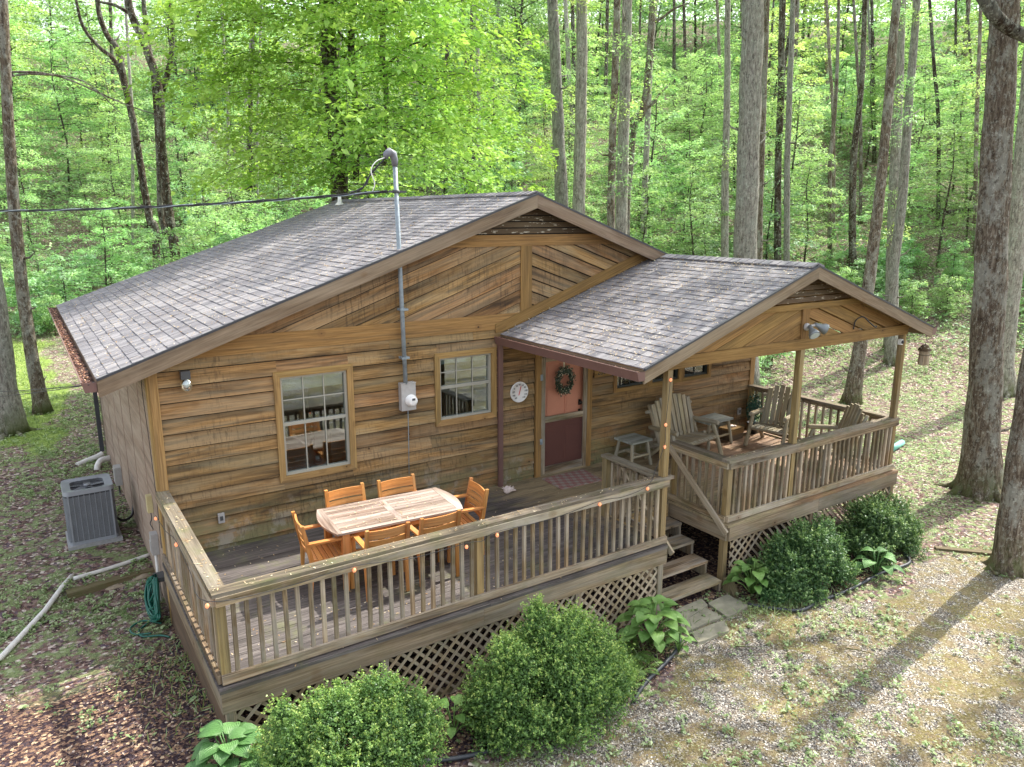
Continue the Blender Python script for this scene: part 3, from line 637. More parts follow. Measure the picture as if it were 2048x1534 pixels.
for P, y1 in ((PPL, -.05), (PPR, -.25)):
    mb.hexa([P(0, -3.27, -.06), P(TP, -3.27, -.06), P(TP, y1, -.06), P(0, y1, -.06), P(0, -3.27, 0), P(TP, -3.27, 0), P(TP, y1, 0), P(0, y1, 0)], (0, 1, 0), .5)
for k in range(1, 6):
    for P in (PPL, PPR): mb.beam(P(.05, -3.27+k*.55, -.11), P(TP-.05, -3.27+k*.55, -.11), .04, .09)
mb.build('roof_deck', W_BAND, proof)
mb = MB(); capsalong(mb, 8.32, 3.655, -3.28, -.27, 5); mb.build('ridge_cap', M_SHING, proof)
for (a, b) in ((5.04, 8.319), (8.321, 11.60)):
    mb = MB(); rake(mb, a, b, zp, -3.302, -3.272, -.033, .17); mb.build('fascia', W_FASC, proof)
    mb = MB(); rake(mb, a, b, zp, -3.310, -3.2715, -.012, .026); mb.build('drip_edge', M_DRIP, proof)
gutter(4.915, 5.045, -3.30, -.06, 2.475, .11, proof)
gutter(11.73, 11.60, -3.30, -.06, 2.475, .11, proof)
mb = MB(); mb.box(5.046, 5.068, -3.27, -.05, 2.36, 2.485, (0, 1, 0)); mb.build('fascia', W_FASC, proof)
mb = MB(); mb.box(11.57, 11.592, -3.27, -.05, 2.36, 2.485, (0, 1, 0)); mb.build('fascia', W_FASC, proof)
# porch gable panel
gp = MB()
def pclip(p):
    p = clipconv(p, -.345, 1, 2.527-.345*5.05-.10); return clipconv(p, .345, 1, 3.655+.345*8.32-.10)
YF = -3.10
for (x0, x1, sg) in ((5.3, 8.30, 1), (8.45, 11.5, -1)):
    d0 = -3
    while d0 < 8:
        d1 = d0+.195; P = pclip([(x0, 2.55), (x1, 2.55), (x1, 3.03), (x0, 3.03)])
        if P: P = clipconv(P, sg*.345, -1, -d0-.018)
        if P: P = clipconv(P, -sg*.345, 1, d1)
        if P and len(P) > 2:
            fn = (lambda dd: lambda a, b, s: (a, YF+.03 if s else YF+.014-.020*(1-((b-sg*.345*a)-dd)/.195), b))(d0)
            gp.slab(P, fn, (.943, sg*.333))
        d0 = d1
gp.build('gable_panel', W_BAND, proof)
mb = MB(); mb.slab(pclip([(5.55, 2.40), (11.15, 2.40), (11.15, 2.56), (5.55, 2.56)]), fy(YF-.03, YF+.05), (1, 0)); mb.slab(pclip([(5.3, 3.0), (11.4, 3.0), (11.4, 3.085), (5.3, 3.085)]), fy(YF-.028, YF+.012), (1, 0))
mb.slab([(8.29, 2.56), (8.455, 2.56), (8.455, 3.0), (8.29, 3.0)], fy(YF-.02, YF+.01), (0, 1)); mb.build('beam', W_BAND, proof)
mb = MB(); z = 3.085
while z < 3.5:
    P = pclip([(6, z+.018), (11, z+.018), (11, z+.085), (6, z+.085)])
    if len(P) > 2: mb.slab(P, (lambda zz: lambda a, b, s: (a, YF+.03 if s else YF+.014-.026*(1-(b-zz)/.085), b))(z), (1, 0))
    z += .085
mb.build('gable_louver', W_PEEL, proof)
mb = MB(); mb.box(11.05, 11.13, YF+.05, -.03, 2.40, 2.56, (0, 1, 0)); mb.build('beam', W_BAND, proof)
mb = MB(); mb.box(5.60, 5.68, YF+.05, -.06, 2.36, 2.52, (0, 1, 0)); mb.build('beam', W_BAND, proof)
for (x, z0) in ((5.668, .95), (8.372, .95), (11.10, .95)):
    mb = MB(); mb.box(x-.045, x+.045, -DP-.045, -DP+.045, z0+.001, 2.41, (0, 0, 1)); mb.build('porch_post', W_POST, cabin)
# downspouts
mb = MB(); mb.box(4.98, 5.055, -.10, -.048, -.01, 2.37, r=.5); mb.box(4.995, 5.01, -.104, -.1, 0, 2.3, r=.8); mb.box(5.025, 5.04, -.104, -.1, 0, 2.3, r=.8); mb.build('downspout', M_GUT, cabin)
mb = MB(); mb.tube([(-.62, 7.75, 2.35), (-.5, 7.75, 2.2), (-.14, 7.8, 1.95), (-.09, 7.8, 1.8)], .045, 8, .5); mb.box(-.13, -.05, 7.76, 7.84, -.62, 1.82, r=.4); mb.build('downspout', M_DRIP, cabin, 'dark brown downspout down the left wall')
# windows
def window(r, cols, frame_mat, blind=0, single=False, trim=.085, shade=None):
    x0, x1, z0, z1 = r; a, b, c, d = ins(r, trim); fw = .032
    mb = MB()
    for q in ((a, a+fw, c, d), (b-fw, b, c, d), (a+fw, b-fw, c, c+fw), (a+fw, b-fw, d-fw, d)): mb.box(q[0], q[1], -.012, .06, q[2], q[3])
    if not single: zm_ = c+(d-c)*.52; mb.box(a+fw, b-fw, -.004, .05, zm_-.022, zm_+.022)
    wn = mb.build('window', frame_mat, cabin)
    mb = MB(); A, B, C_, D = r
    mb.hexa([(A, -.05, C_), (B, -.05, C_), (B, -.002, C_), (A, -.002, C_), (a, -.05, c), (b, -.05, c), (b, -.002, c), (a, -.002, c)], (1, 0, 0))
    mb.hexa([(a, -.05, d), (b, -.05, d), (b, -.002, d), (a, -.002, d), (A, -.05, D), (B, -.05, D), (B, -.002, D), (A, -.002, D)], (1, 0, 0))
    mb.hexa([(A, -.051, C_), (a, -.051, c), (a, -.002, c), (A, -.002, C_), (A, -.051, D), (a, -.051, d), (a, -.002, d), (A, -.002, D)], (0, 0, 1))
    mb.hexa([(b, -.051, c), (B, -.051, C_), (B, -.002, C_), (b, -.002, c), (b, -.051, d), (B, -.051, D), (B, -.002, D), (b, -.002, d)], (0, 0, 1))
    mb.build('window_trim', W_TRIM if frame_mat is M_WINF else W_BAND, wn)
    mb = MB(); mb.box(a+fw, b-fw, .030, .033, c+fw, d-fw, r=.5); mb.build('pane', M_GLASS, wn)
    mb = MB()
    for k in range(1, cols): x = a+fw+(b-a-2*fw)*k/cols; mb.box(x-.008, x+.008, .018, .026, c+fw, d-fw)
    if not single:
        for zz in (zm_+(d-zm_)*.5,): mb.box(a+fw, b-fw, .017, .027, zz-.007, zz+.007)
    else: mb.box(a+fw, b-fw, .017, .027, (c+d)/2-.007, (c+d)/2+.007)
    mb.build('grille', frame_mat, wn)
    if blind:
        mb = MB(); z = d-fw
        while z > d-fw-blind: mb.hexa([(a+fw, .06, z-.02), (b-fw, .06, z-.02), (b-fw, .075, z-.012), (a+fw, .075, z-.012), (a+fw, .062, z-.018), (b-fw, .062, z-.018), (b-fw, .077, z-.01), (a+fw, .077, z-.01)], (1, 0, 0)); mb.box(a+fw, b-fw, .078, .080, z-.02, z); z -= .02
        mb.build('blind', M_BLIND, wn)
    return wn
w1 = window(WIN1, 3, M_WINF, .17); w2 = window(WIN2, 3, M_WINF, .07)
mb = MB(); a, b, c, d = ins(WIN1, .085); mb.box(a+.03, b-.03, .004, .0055, c+.03, c+(d-c)*.5, r=.5)
for p in PW: window(p, 2, M_WIND, 0, True, .07)
mb = MB(); mb.box(8.4, 8.98, .12, .14, 1.3, 2.1, (0, 0, 1)); mb.build('curtain', M_INW, cabin)
# door
mb = MB(); mb.box(5.83, 6.81, .03, .075, 0, 2.05, r=.5)
dr = mb.build('door', M_DOOR, cabin)
mb = MB()
for (a, b) in ((5.97, 6.26), (6.38, 6.67)):
    for (c, d) in ((.2, .78), (.94, 1.5), (1.64, 1.9)):
        mb.box(a, b, .020, .031, c, d, r=.4); mb.box(a+.03, b-.03, .014, .021, c+.03, d-.03, r=.7)
mb.build('door_panel', M_DOOR, dr)
for z in (1.00, 1.17):
    mb = MB(); mb.lathe([(0, -.03), (.025, -.03), (.032, -.015), (.02, 0), (.012, .02), (.035, .025), (.035, .03)], (6.70, 0, z), 14, 'y'); mb.box(6.67, 6.73, .024, .03, z-.05, z+.05); mb.build('door_knob', M_KNOB, dr)
mb = MB(); mb.box(5.731, 5.832, -.06, .1, -.02, 2.13, (0, 0, 1)); mb.box(6.812, 6.913, -.06, .1, -.02, 2.13, (0, 0, 1)); mb.box(5.832, 6.812, -.058, .1, 2.06, 2.13); mb.build('door_frame', W_BAND, dr)
mb = MB(); mb.box(5.836, 5.916, -.055, -.025, .03, 2.05, (0, 0, 1)); mb.box(6.728, 6.808, -.055, -.025, .03, 2.05, (0, 0, 1))
mb.box(5.916, 6.728, -.054, -.026, .03, .16); mb.box(5.916, 6.728, -.054, -.026, .93, 1.03); mb.box(5.916, 6.728, -.054, -.026, 1.97, 2.05)
sdoor = mb.build('screen_door', W_RAIL, cabin)
mb = MB(); mb.box(5.916, 6.728, -.041, -.040, .16, .93, r=.5); mb.build('screen', M_SCREEN, sdoor)
for z in (.62, 1.72):
    mb = MB(); mb.box(5.81, 5.86, -.066, -.0605, z-.05, z+.05); mb.tube([(5.834, -.069, z-.05), (5.834, -.069, z+.05)], .008, 8); mb.build('hinge', M_GALV, sdoor)
mb = MB(); mb.box(5.83, 6.81, -.06, .03, -.004, .03); mb.build('threshold', W_RAIL, dr)

# lettering helper
def text(s, size, mat, M, name='lettering', parent=None, ext=.001):
    cu = bpy.data.curves.new('txt', 'FONT'); cu.body = s; cu.size = size; cu.align_x = 'CENTER'; cu.align_y = 'CENTER'; cu.extrude = ext
    o = bpy.data.objects.new('txt', cu); COL.objects.link(o); dg = bpy.context.evaluated_depsgraph_get()
    me = bpy.data.meshes.new_from_object(o.evaluated_get(dg)); bpy.data.objects.remove(o); bpy.data.curves.remove(cu)
    me.transform(M); me.materials.clear(); me.materials.append(mat); return me
RX = Matrix.Rotation(R(90), 4, 'X')
def textmb(list_, mat, name, parent):
    bm = bmesh.new()
    for (s, size, loc) in list_:
        me = text(s, size, mat, Matrix.Translation(loc) @ RX); bm.from_mesh(me); bpy.data.meshes.remove(me)
    me = bpy.data.meshes.new(name); bm.to_mesh(me); bm.free(); me.materials.append(mat); return link(name, me, parent)
# house number sign
mb = MB(); mb.box(6.97, 7.36, -.045, -.03, 1.58, 1.74); sg_ = mb.build('house_number', W_BAND); tag(sg_, 'wooden house number board on the wall just right of the salmon door', 'house number')
o = textmb([('2801', .13, (7.16, -.047, 1.66))], M_BLACK, 'numeral', sg_)

# ------------------------------------------------------------------ deck
deck = empty('deck', (0, 0, 0), 0, 'weathered raised timber deck wrapping the cabin front with balustrade, lattice skirt and recessed steps', 'deck')
SX0, SX1, SY = 5.69, 6.88, -2.03
mb = MB(); y = -.03; i = 0
while y > -3.20:
    y1 = max(y-.14, -3.21); segs = [(-.07, W+.07)]
    if y1 < SY-.05: segs = [(-.07, SX0), (SX1+.0, W+.07)]
    for (a, b) in segs:
        while b-a > 4.2:
            k = a+random.uniform(2.2, 3.8); mb.box(a, k-.004, y1+.006, y, -.035, random.uniform(-.002, .001), (1, 0, 0)); a = k
        mb.box(a, b, y1+.006, y, -.035, random.uniform(-.002, .001), (1, 0, 0))
    y = y1
mb.build('deck_floor', M_DECK, deck)
mb = MB()
for (a, b) in ((-.06, 2.8), (2.803, 5.68), (SX1+.04, 9.0), (9.003, W+.06)): mb.box(a, b, -3.20, -3.165, -.252, -.037)
mb.box(-.062, -.03, -3.16, -.03, -.252, -.037); mb.box(W+.03, W+.062, -3.16, -.03, -.252, -.037)
mb.box(SX1+.005, SX1+.038, -3.16, SY, -.252, -.037); mb.box(SX0-.035, SX0-.004, -3.16, SY, -.252, -.037); mb.box(SX0, SX1, SY+.0, SY+.03, -.252, -.037)
mb.build('rim_joist', W_DECK, deck)
mb = MB()
for xx in np.arange(.4, W, .6): mb.box(xx, xx+.04, -3.15 if not (5.6 < xx < 6.9) else -1.98, -.1, -.23, -.037, (0, 1, 0))
mb.build('floor_joist', W_DARK, deck)
for (x, y) in ((1.59, -3.12), (4.2, -3.12), (SX0-.08, -3.12), (8.9, -3.12), (W, -3.12), (.02, -3.12), (.02, -1.4), (W, -1.4), (SX0-.02, SY+.08), (SX1+.02, SY+.08)): mb = MB(); mb.box(x-.045, x+.045, y-.045, y+.045, -1.15, -.254, (0, 0, 1)); mb.build('pier_post', W_RAIL, deck)
nbal = [0]; extra = MB(); ends = []
bal_me = None
def bal_mesh():
    m_ = MB(); s = .019
    m_.hexa([(-s, -s, .0), (s, -s, .035), (s, s, .035), (-s, s, .0), (-s, -s, .80), (s, -s, .80), (s, s, .80), (-s, s, .80)], (0, 0, 1)); return m_.mesh('baluster', W_RAIL)
bals = [bal_mesh() for _ in range(6)]
def railing(p0, p1, out, npost=(), gap=.122, individual=True, cap=True, z0=.02, label=None, posts=(True, True), ext0=.05, ext1=.05):
    """p0,p1 plan points of post centre line; out = outward unit vector"""
    p0, p1, out = Vector((*p0, 0)), Vector((*p1, 0)), Vector((*out, 0)); d = (p1-p0).normalized(); L = (p1-p0).length
    rl = empty('railing'); rl.parent = deck
    if label: rl['label'] = label
    if cap:
        mb = MB(); a, b = p0-d*ext0, p1+d*ext1; nseg = max(1, int(L/2.9+.4))
        for k in range(nseg): mb.beam(a+(b-a)*k/nseg+Vector((0, 0, .93)), a+(b-a)*(k+1)/nseg-d*.003+Vector((0, 0, .93)), .145, .038)
        mb.build('cap_rail', W_CAP, rl)
    for (nm, zc, hh) in (('top_rail', .865, .09), ('bottom_rail', .065, .09)):
        mb = MB(); mb.beam(p0-d*(.045)+out*.064+Vector((0, 0, zc)), p1+d*.045+out*.064+Vector((0, 0, zc)), .036, hh); mb.build(nm, W_RAIL, rl)
    stops = [0]+[x for x in npost]+[L]
    for i, x in enumerate(stops):
        if (i == 0 and not posts[0]) or (i == len(stops)-1 and not posts[1]): continue
        c = p0+d*x; mb = MB(); mb.box(c.x-.044, c.x+.044, c.y-.044, c.y+.044, .002 if abs(c.x-SX1-.08) > .1 or c.y > -3 else -1.1, .91, (0, 0, 1)); mb.build('newel_post', W_POST, rl)
    for a, b in zip(stops[:-1], stops[1:]):
        n = int((b-a-.09)/gap)
        for k in range(n):
            t = a+.045+(b-a-.09)*(k+.5)/n; c = p0+d*t+out*.026
            ang = random.uniform(-.012, .012); 
            if individual and nbal[0] < 100:
                o = link('baluster', random.choice(bals), rl, (c.x, c.y, .06)); o.rotation_euler = (ang, random.uniform(-.012, .012), math.atan2(out.y, out.x)+math.pi/2); nbal[0] += 1
            else: extra.box(c.x-.019, c.x+.019, c.y-.019, c.y+.019, .05, .85, (0, 0, 1))
    return rl
railing((.02, -.05), (.02, -DP), (-1, 0), gap=.135, label='left side railing beside the cabin corner', posts=(False, False), ext1=-.0735)
railing((.02, -DP), (SX0-.02, -DP), (0, -1), npost=(2.79,), label='long front railing before the dining table', posts=(True, True), ext1=.14, ext0=.0725)
railing((SX1+.08, -DP), (W-.045, -DP), (0, -1), npost=(8.372-SX1-.08,), gap=.118, label='front railing of the covered porch', ext0=.0725, ext1=.0725)
railing((SX1+.08, SY-.02), (SX1+.08, -DP), (-1, 0), gap=.118, individual=False, label='short railing on the right of the steps', posts=(True, False), ext1=-.0735)
railing((SX0-.04, SY+.08), (SX0-.04, -DP), (1, 0), gap=.118, individual=False, label='short railing on the left of the steps', posts=(True, False), ext1=-.0735)
railing((W-.045, -.06), (W-.045, -DP), (1, 0), gap=.15, individual=False, label='right end railing of the porch', posts=(True, False), ext1=-.0735)
tag(extra.build('baluster', W_RAIL, deck), 'remaining balusters round the porch end and the stairwell', kind='stuff')
# lattice skirts
def lattice(x0, x1, z0, z1, y, nm_par, side=False):
    mb = MB(); st = .105
    for sg, yo in ((1, 0), (-1, .009)):
        c0 = -8
        while c0 < 16:
            P = [(x0, z0), (x1, z0), (x1, z1), (x0, z1)]
            h = .018*1.414
            P = clipconv(P, -sg, 1, c0+h)
            if P: P = clipconv(P, sg, -1, -c0+h)
            if P and len(P) > 2: mb.slab(P, (lambda a, b, s: (y+yo+.006*s, a, b)) if side else (lambda a, b, s: (a, y+yo+.006*s, b)), (.707, .707*sg))
            c0 += st*1.414
    mb.build('lattice', W_LAT, nm_par)
for (a, b) in ((-.02, 1.55), (1.63, 4.16), (4.24, 5.60), (SX1+.14, 8.86), (8.94, W-.04)): lattice(a, b, -1.0, -.25, -3.15, deck)
lattice(-3.1, -.05, -1.0, -.25, W+.045, deck, True)
mb = MB(); mb.box(-.02, 5.6, -3.13, -3.09, -1.12, -.93); mb.box(SX1+.14, W, -3.13, -3.09, -1.12, -.96); mb.build('skirt_board', W_TIMB, deck)
mb = MB(); mb.box(-.03, .0, -3.1, -.02, -1.1, -.276, (0, 1, 0)); mb.box(-.02, .01, -3.149, -3.11, -1.1, -.28, (0, 0, 1)); mb.build('side_skirt', W_DARK, deck)
# steps
st = empty('steps'); st.parent = deck
TR = [(-2.36, -.24), (-2.63, -.43), (-2.91, -.64), (-3.19, -.84)]
for (yf, zt_) in TR:
    mb = MB(); mb.box(SX0+.0, SX1-.045, yf, yf+.29, zt_-.04, zt_); mb.build('tread', W_RAIL, st)
for x in (SX0+.02, SX1-.09):
    mb = MB(); prev = SY
    for (yf, zt_) in TR: mb.box(x, x+.04, yf+.01, yf+.30, zt_-.24, zt_-.041, (0, 0, 1))
    mb.build('stringer', W_RAIL, st)
mb = MB(); mb.box(SX0+.01, SX1-.05, SY-.035, SY-.003, -.25, -.037); mb.build('riser', W_POST, st)
for (x, a, b) in ((SX1-.02, (-1.99, .87), (-3.19, -.12)), (SX0+.05, (-2.1, .80), (-3.24, -.12))):
    mb = MB(); mb.beam((x, a[0], a[1]), (x, b[0], b[1]), .036, .085); mb.build('handrail', W_LAT, st)
mb = MB(); mb.hexa([(SX1-.03, -3.42, -1.02), (SX1+.1, -3.42, -1.02), (SX1+.1, -3.2, -1.02), (SX1-.03, -3.2, -1.02), (SX1-.03, -3.25, -.8), (SX1+.1, -3.25, -.8), (SX1+.1, -3.2, -.8), (SX1-.03, -3.2, -.8)], (0, 0, 1)); mb.build('kick_board', W_TIMB, deck)

# ------------------------------------------------------------------ service mast, meter, wires, small fittings
ms = empty('service_mast', (3.36, -.11, 0), 0, 'galvanised electric service mast standing up through the left roof edge', 'mast')
mb = MB(); mb.tube([(0, 0, 1.93), (-.03, 0, 3.5), (-.06, 0, 5.0)], .031, 14, .5); mb.build('conduit', M_GALV, ms)
mb = MB()
mb.tube([(-.06, 0, 4.97), (-.062, 0, 5.06), (-.085, 0, 5.13), (-.14, -.01, 5.155), (-.19, -.02, 5.12), (-.205, -.02, 5.07)], [.038, .048, .058, .058, .048, .034], 14, .5); mb.build('weatherhead', plain('weathered_alloy', L3(120, 122, 130), .6, .3, 20, .25), ms)
mb = MB(); mb.lathe([(.037, 4.62), (.052, 4.62), (.052, 4.66), (.037, 4.66)], (-.055, 0, 0), 14); mb.beam((-.16, 0, 4.64), (.09, 0, 4.64), .03, .03); mb.build('clamp', M_DKGREY, ms)
for z in (2.3, 3.0): mb = MB(); mb.box(-.06, .06, -.04, .08, z, z+.03); mb.build('strap', M_GALV, ms)
def wire(name, pts, rad, mat, parent=None, n=6):
    mb = MB(); mb.tube(pts, rad, n, .5); return mb.build(name, mat, parent)
def catm(pts, k=8):
    out = []; P = [Vector(p) for p in pts]; P = [P[0]*2-P[1]]+P+[P[-1]*2-P[-2]]
    for i in range(1, len(P)-2):
        for j in range(k):
            t = j/k; a, b, c, d = P[i-1:i+3]
            out.append(.5*((2*b)+(c-a)*t+(2*a-5*b+4*c-d)*t*t+(3*b-a-3*c+d)*t**3))
    return out+[P[-2]]
pl = empty('power_line', (3.1, -.15, 4.67), 0, 'twisted overhead power cable running from the mast out of the left side of the photo', 'power line')
A = Vector((3.17, -.11, 4.64)); B = wp(-420, 414, 13.0)
for k in range(3):
    pts = []
    for i in range(161):
        t = i/160; p = A.lerp(B, t); p.z -= .25*4*t*(1-t)*.6; a = t*70+k*2.094; p += Vector((0, .012*math.cos(a), .012*math.sin(a)))
        pts.append(p-pl.location)
    wire('strand', pts, .009 if k else .007, M_BLACK if k else M_GALV, pl)
for k, pts in enumerate(([(3.17, -.12, 5.08), (3.05, -.13, 4.98), (2.93, -.13, 4.86), (2.86, -.13, 4.72), (2.7, -.13, 4.63)], [(3.16, -.10, 5.07), (3.02, -.12, 4.94), (2.9, -.11, 4.80), (2.8, -.12, 4.66), (2.62, -.12, 4.62)], [(3.17, -.14, 5.09), (3.0, -.17, 5.02), (2.92, -.18, 4.9), (2.97, -.17, 4.74), (2.95, -.14, 4.64)])):
    wire('drip_loop', [p-pl.location for p in catm(pts)], .010 if k < 2 else .007, M_BLACK if k < 2 else M_WHITE, pl)
mt = empty('electric_meter', (3.395, -.03, 1.53), 0, 'grey electric meter box with round glass dial between the two front windows', 'meter')
mb = MB(); mb.box(-.115, .115, -.10, 0, 0, .41, (0, 0, 1)); mb.box(-.12, .12, -.106, -.1, .40, .415); mb.build('meter_box', M_METER, mt)
mb = MB(); mb.lathe([(.088, 0), (.088, -.03), (.074, -.035), (.070, -.09), (.05, -.10), (0, -.10)], (.03, -.10, .15), 24, 'y'); mb.build('dial', M_WHITE, mt)
mb = MB(); mb.box(.005, .055, -.205, -.2005, .165, .195); mb.build('display', M_DKGREY, mt)
mb = MB(); mb.tube([(.0, -.06, 0), (.0, -.06, -.05), (.01, -.03, -.5), (.0, -.03, -1.0)], .006, 6); mb.build('ground_wire', M_GALV, mt)
th = empty('thermometer', (5.40, -.035, 1.53), 0, 'round white dial thermometer on the wall left of the door', 'thermometer')
mb = MB(); mb.lathe([(0, -.015), (.155, -.015), (.16, -.022), (.17, -.02), (.17, 0)], (0, 0, 0), 32, 'y'); mb.build('dial', M_WHITE, th)
tl = []
for k, s_ in enumerate(['-60', '-40', '-20', '0', '20', '40', '60', '80', '100', '120', '140']):
    a = R(230-k*28); tl.append((s_, .042, (math.cos(a)*.122, -.0225, math.sin(a)*.122)))
textmb(tl, M_DKGREY, 'numeral', th)
mb = MB(); mb.beam((-.02, -.026, -.05), (.025, -.026, .10), .006, .012, (0, 1, 0)); mb.build('needle', M_RED, th)
wl = empty('wall_lamp', (.407, -.03, 2.38), 0, 'wall lamp with black cap and clear globe at the front wall left corner', 'wall lamp')
mb = MB(); mb.box(-.055, .055, -.09, 0, -.03, .07, (0, 0, 1)); mb.build('lamp_base', M_DKGREY, wl)
mb = MB(); mb.lathe([(.045, -.03), (.066, -.06), (.07, -.12), (.055, -.17), (.02, -.19), (0, -.19)], (0, -.07, 0), 18); mb.build('globe', M_GLASS, wl)
mb = MB(); mb.blob((0, -.07, -.10), .035, .035, .05, am=.0); mb.build('bulb', M_WHITE, wl)
def outlet(name, loc, label, cat='outlet'):
    e_ = empty(name, loc, 0, label, cat); mb = MB(); mb.box(-.04, .04, -.035, 0, -.065, .065, (0, 0, 1)); mb.build('cover', M_METER, e_); mb = MB(); mb.box(-.02, .02, -.04, -.0351, -.03, .03); mb.build('socket', M_DKGREY, e_)
outlet('outdoor_outlet', (.685, -.03, .44), 'small grey outlet box low on the siding behind the left corner of the deck')
outlet('outdoor_outlet', (10.811, -.03, .43), 'small outlet box on the shaded porch wall above the wooden chest')
outlet('switch_box', (11.13, -.046, .86), 'small grey box high on the corner board where the porch end railing starts', 'switch box')
# boxes on the left wall
e_ = empty('disconnect_box', (-.0, 5.1, -.36), 0, 'grey metal disconnect box on the left wall behind the air conditioner', 'electrical box')
mb = MB(); mb.box(-.11, -.002, -.12, .12, -.17, .17, (0, 0, 1)); mb.box(-.118, -.11, -.11, .11, -.14, .15); mb.build('box_body', M_METER, e_); mb = MB(); mb.tube(catm([(-.06, -.02, -.17), (-.07, -.1, -.4), (-.2, -.5, -.45), (-.35, -1.35, -.2)]), .014, 8); mb.build('cable', M_BLACK, e_)
e_ = empty('phone_box', (-.0, .94, .47), 0, 'beige oblong utility box on the left wall near the front corner', 'utility box')
mb = MB(); mb.box(-.07, -.002, -.055, .055, -.12, .12, (0, 0, 1)); mb.build('box_body', M_BEIGE, e_); mb = MB(); mb.tube(catm([(-.03, 0, -.12), (-.03, -.02, -.22), (-.05, .03, -.3), (-.03, -.06, -.36)]), .006, 6); mb.build('cable', M_BLACK, e_)
e_ = empty('junction_box', (-.0, .78, -.05), 0, 'pale grey junction box with conduit low on the left wall above the coiled hose', 'electrical box')
mb = MB(); mb.box(-.09, -.002, -.07, .07, -.15, .15, (0, 0, 1)); mb.box(-.10, -.09, -.05, .05, -.12, .05); mb.build('box_body', M_METER, e_); mb = MB(); mb.tube([(-.04, .03, -.15), (-.04, .02, -.5), (-.05, -.1, -.95)], .02, 10); mb.build('conduit', M_GRVP, e_)
mb = MB(); mb.tube(catm([(-.03, -.05, 2.42), (-.06, .15, 2.3), (-.04, .2, 1.6), (-.03, .18, .8), (-.03, .2, .1)]), .004, 5); tag(mb.build('hanging_cable', M_BLACK), 'thin black cable hanging down the left wall from under the roof corner', 'cable')
a = Vector((-.64, -.27, 2.44))
for k in range(2):
    b = wp(-300, 768+k*26, 14); mb = MB(); mb.tube([a.lerp(b, t/12)-Vector((0, 0, .25*4*(t/12)*(1-t/12)*.5)) for t in range(13)], .005, 5)
    tag(mb.build('phone_wire', M_BLACK), ['upper', 'lower'][k]+' of two thin wires stretched from the left gutter corner out of the photo', 'wire')
# roof vent
e_ = empty('vent_pipe', (5.30, 7.3, 0), 0, 'short white plumbing vent near the far end of the main ridge', 'vent pipe')
mb = MB(); mb.tube([(0, 0, 4.5), (0, 0, 4.78)], .04, 12); mb.build('pipe', M_WHITE, e_); mb = MB(); mb.lathe([(.12, 4.545), (.05, 4.62), (.042, 4.68)], (0, 0, 0), 14); mb.build('flashing', M_GRVP, e_)
# floodlight, hook, camera, birdhouse
fl = empty('floodlight', (8.372, YF-.03, 2.74), 0, 'twin grey floodlight on the king post of the porch gable', 'floodlight')
mb = MB(); mb.lathe([(.055, 0), (.055, -.03), (.03, -.04), (0, -.04)], (0, 0, 0), 16, 'y'); mb.tube([(-.0, -.03, 0), (-.02, -.09, 0)], .02, 10); mb.tube([(0, -.03, .0), (.10, -.08, .03)], .02, 10); mb.build('mount', M_METER, fl)
for (p0, p1) in (((-.02, -.07, .02), (-.06, -.20, -.10)), ((.10, -.07, .04), (.24, -.17, -.04))):
    p0, p1 = Vector(p0), Vector(p1); d = (p1-p0); mb = MB(); mb.tube([p0, p0+d*.3, p0+d*.5, p0+d*.8, p1], [.03, .035, .05, .078, .082], 16, .5); lp = mb.build('lamp_head', plain('flood_grey', L3(128, 134, 138), .45, .3), fl)
    mb = MB(); mb.tube([p1+d*.003, p1+d*.03], .068, 16, .5); mb.build('lens', M_LENS, lp)
mb = MB(); mb.tube(catm([(9.60, YF-.012, 2.60), (9.61, YF-.03, 2.74), (9.68, YF-.10, 2.80), (9.76, YF-.16, 2.72), (9.84, YF-.22, 2.64), (9.87, YF-.22, 2.66)]), .010, 8); tag(mb.build('plant_hook', M_BLACK), 'black wrought plant hook on the right half of the porch gable', 'hook')
e_ = empty('security_camera', (11.04, -DP-.02, 2.27), 0, 'small white and black camera on the rightmost porch post', 'camera')
mb = MB(); mb.box(-.045, .013, -.03, .03, -.045, .045, (0, 0, 1)); mb.build('camera_body', M_WHITE, e_); mb = MB(); mb.lathe([(0, -.05), (.022, -.05), (.03, -.04), (.03, -.028)], (-.015, 0, .0), 14, 'y'); mb.build('lens', M_BLACK, e_)
bh = empty('birdhouse', (11.50, -3.26, 1.86), 0, 'rustic slatted wooden birdhouse hanging from the right gutter corner of the porch', 'birdhouse')
mb = MB()
for k in range(10): a = k*.628; mb.beam((.075*math.cos(a), .075*math.sin(a), 0), (.07*math.cos(a), .07*math.sin(a), .25), .045, .014, (math.cos(a), math.sin(a), 0))
mb.build('slat_body', W_LAT, bh); mb = MB(); mb.lathe([(.11, .24), (.10, .27), (.05, .33), (.0, .36)], (0, 0, 0), 10, r=.2); mb.build('roof', W_PEEL, bh); mb = MB(); mb.tube([(0, 0, .35), (.0, 0, .52)], .003, 5); mb.build('hanger', M_BLACK, bh); mb = MB(); mb.lathe([(.084, .16), (.09, .17), (.084, .18)], n=16); mb.build('rope_band', W_CAP, bh)
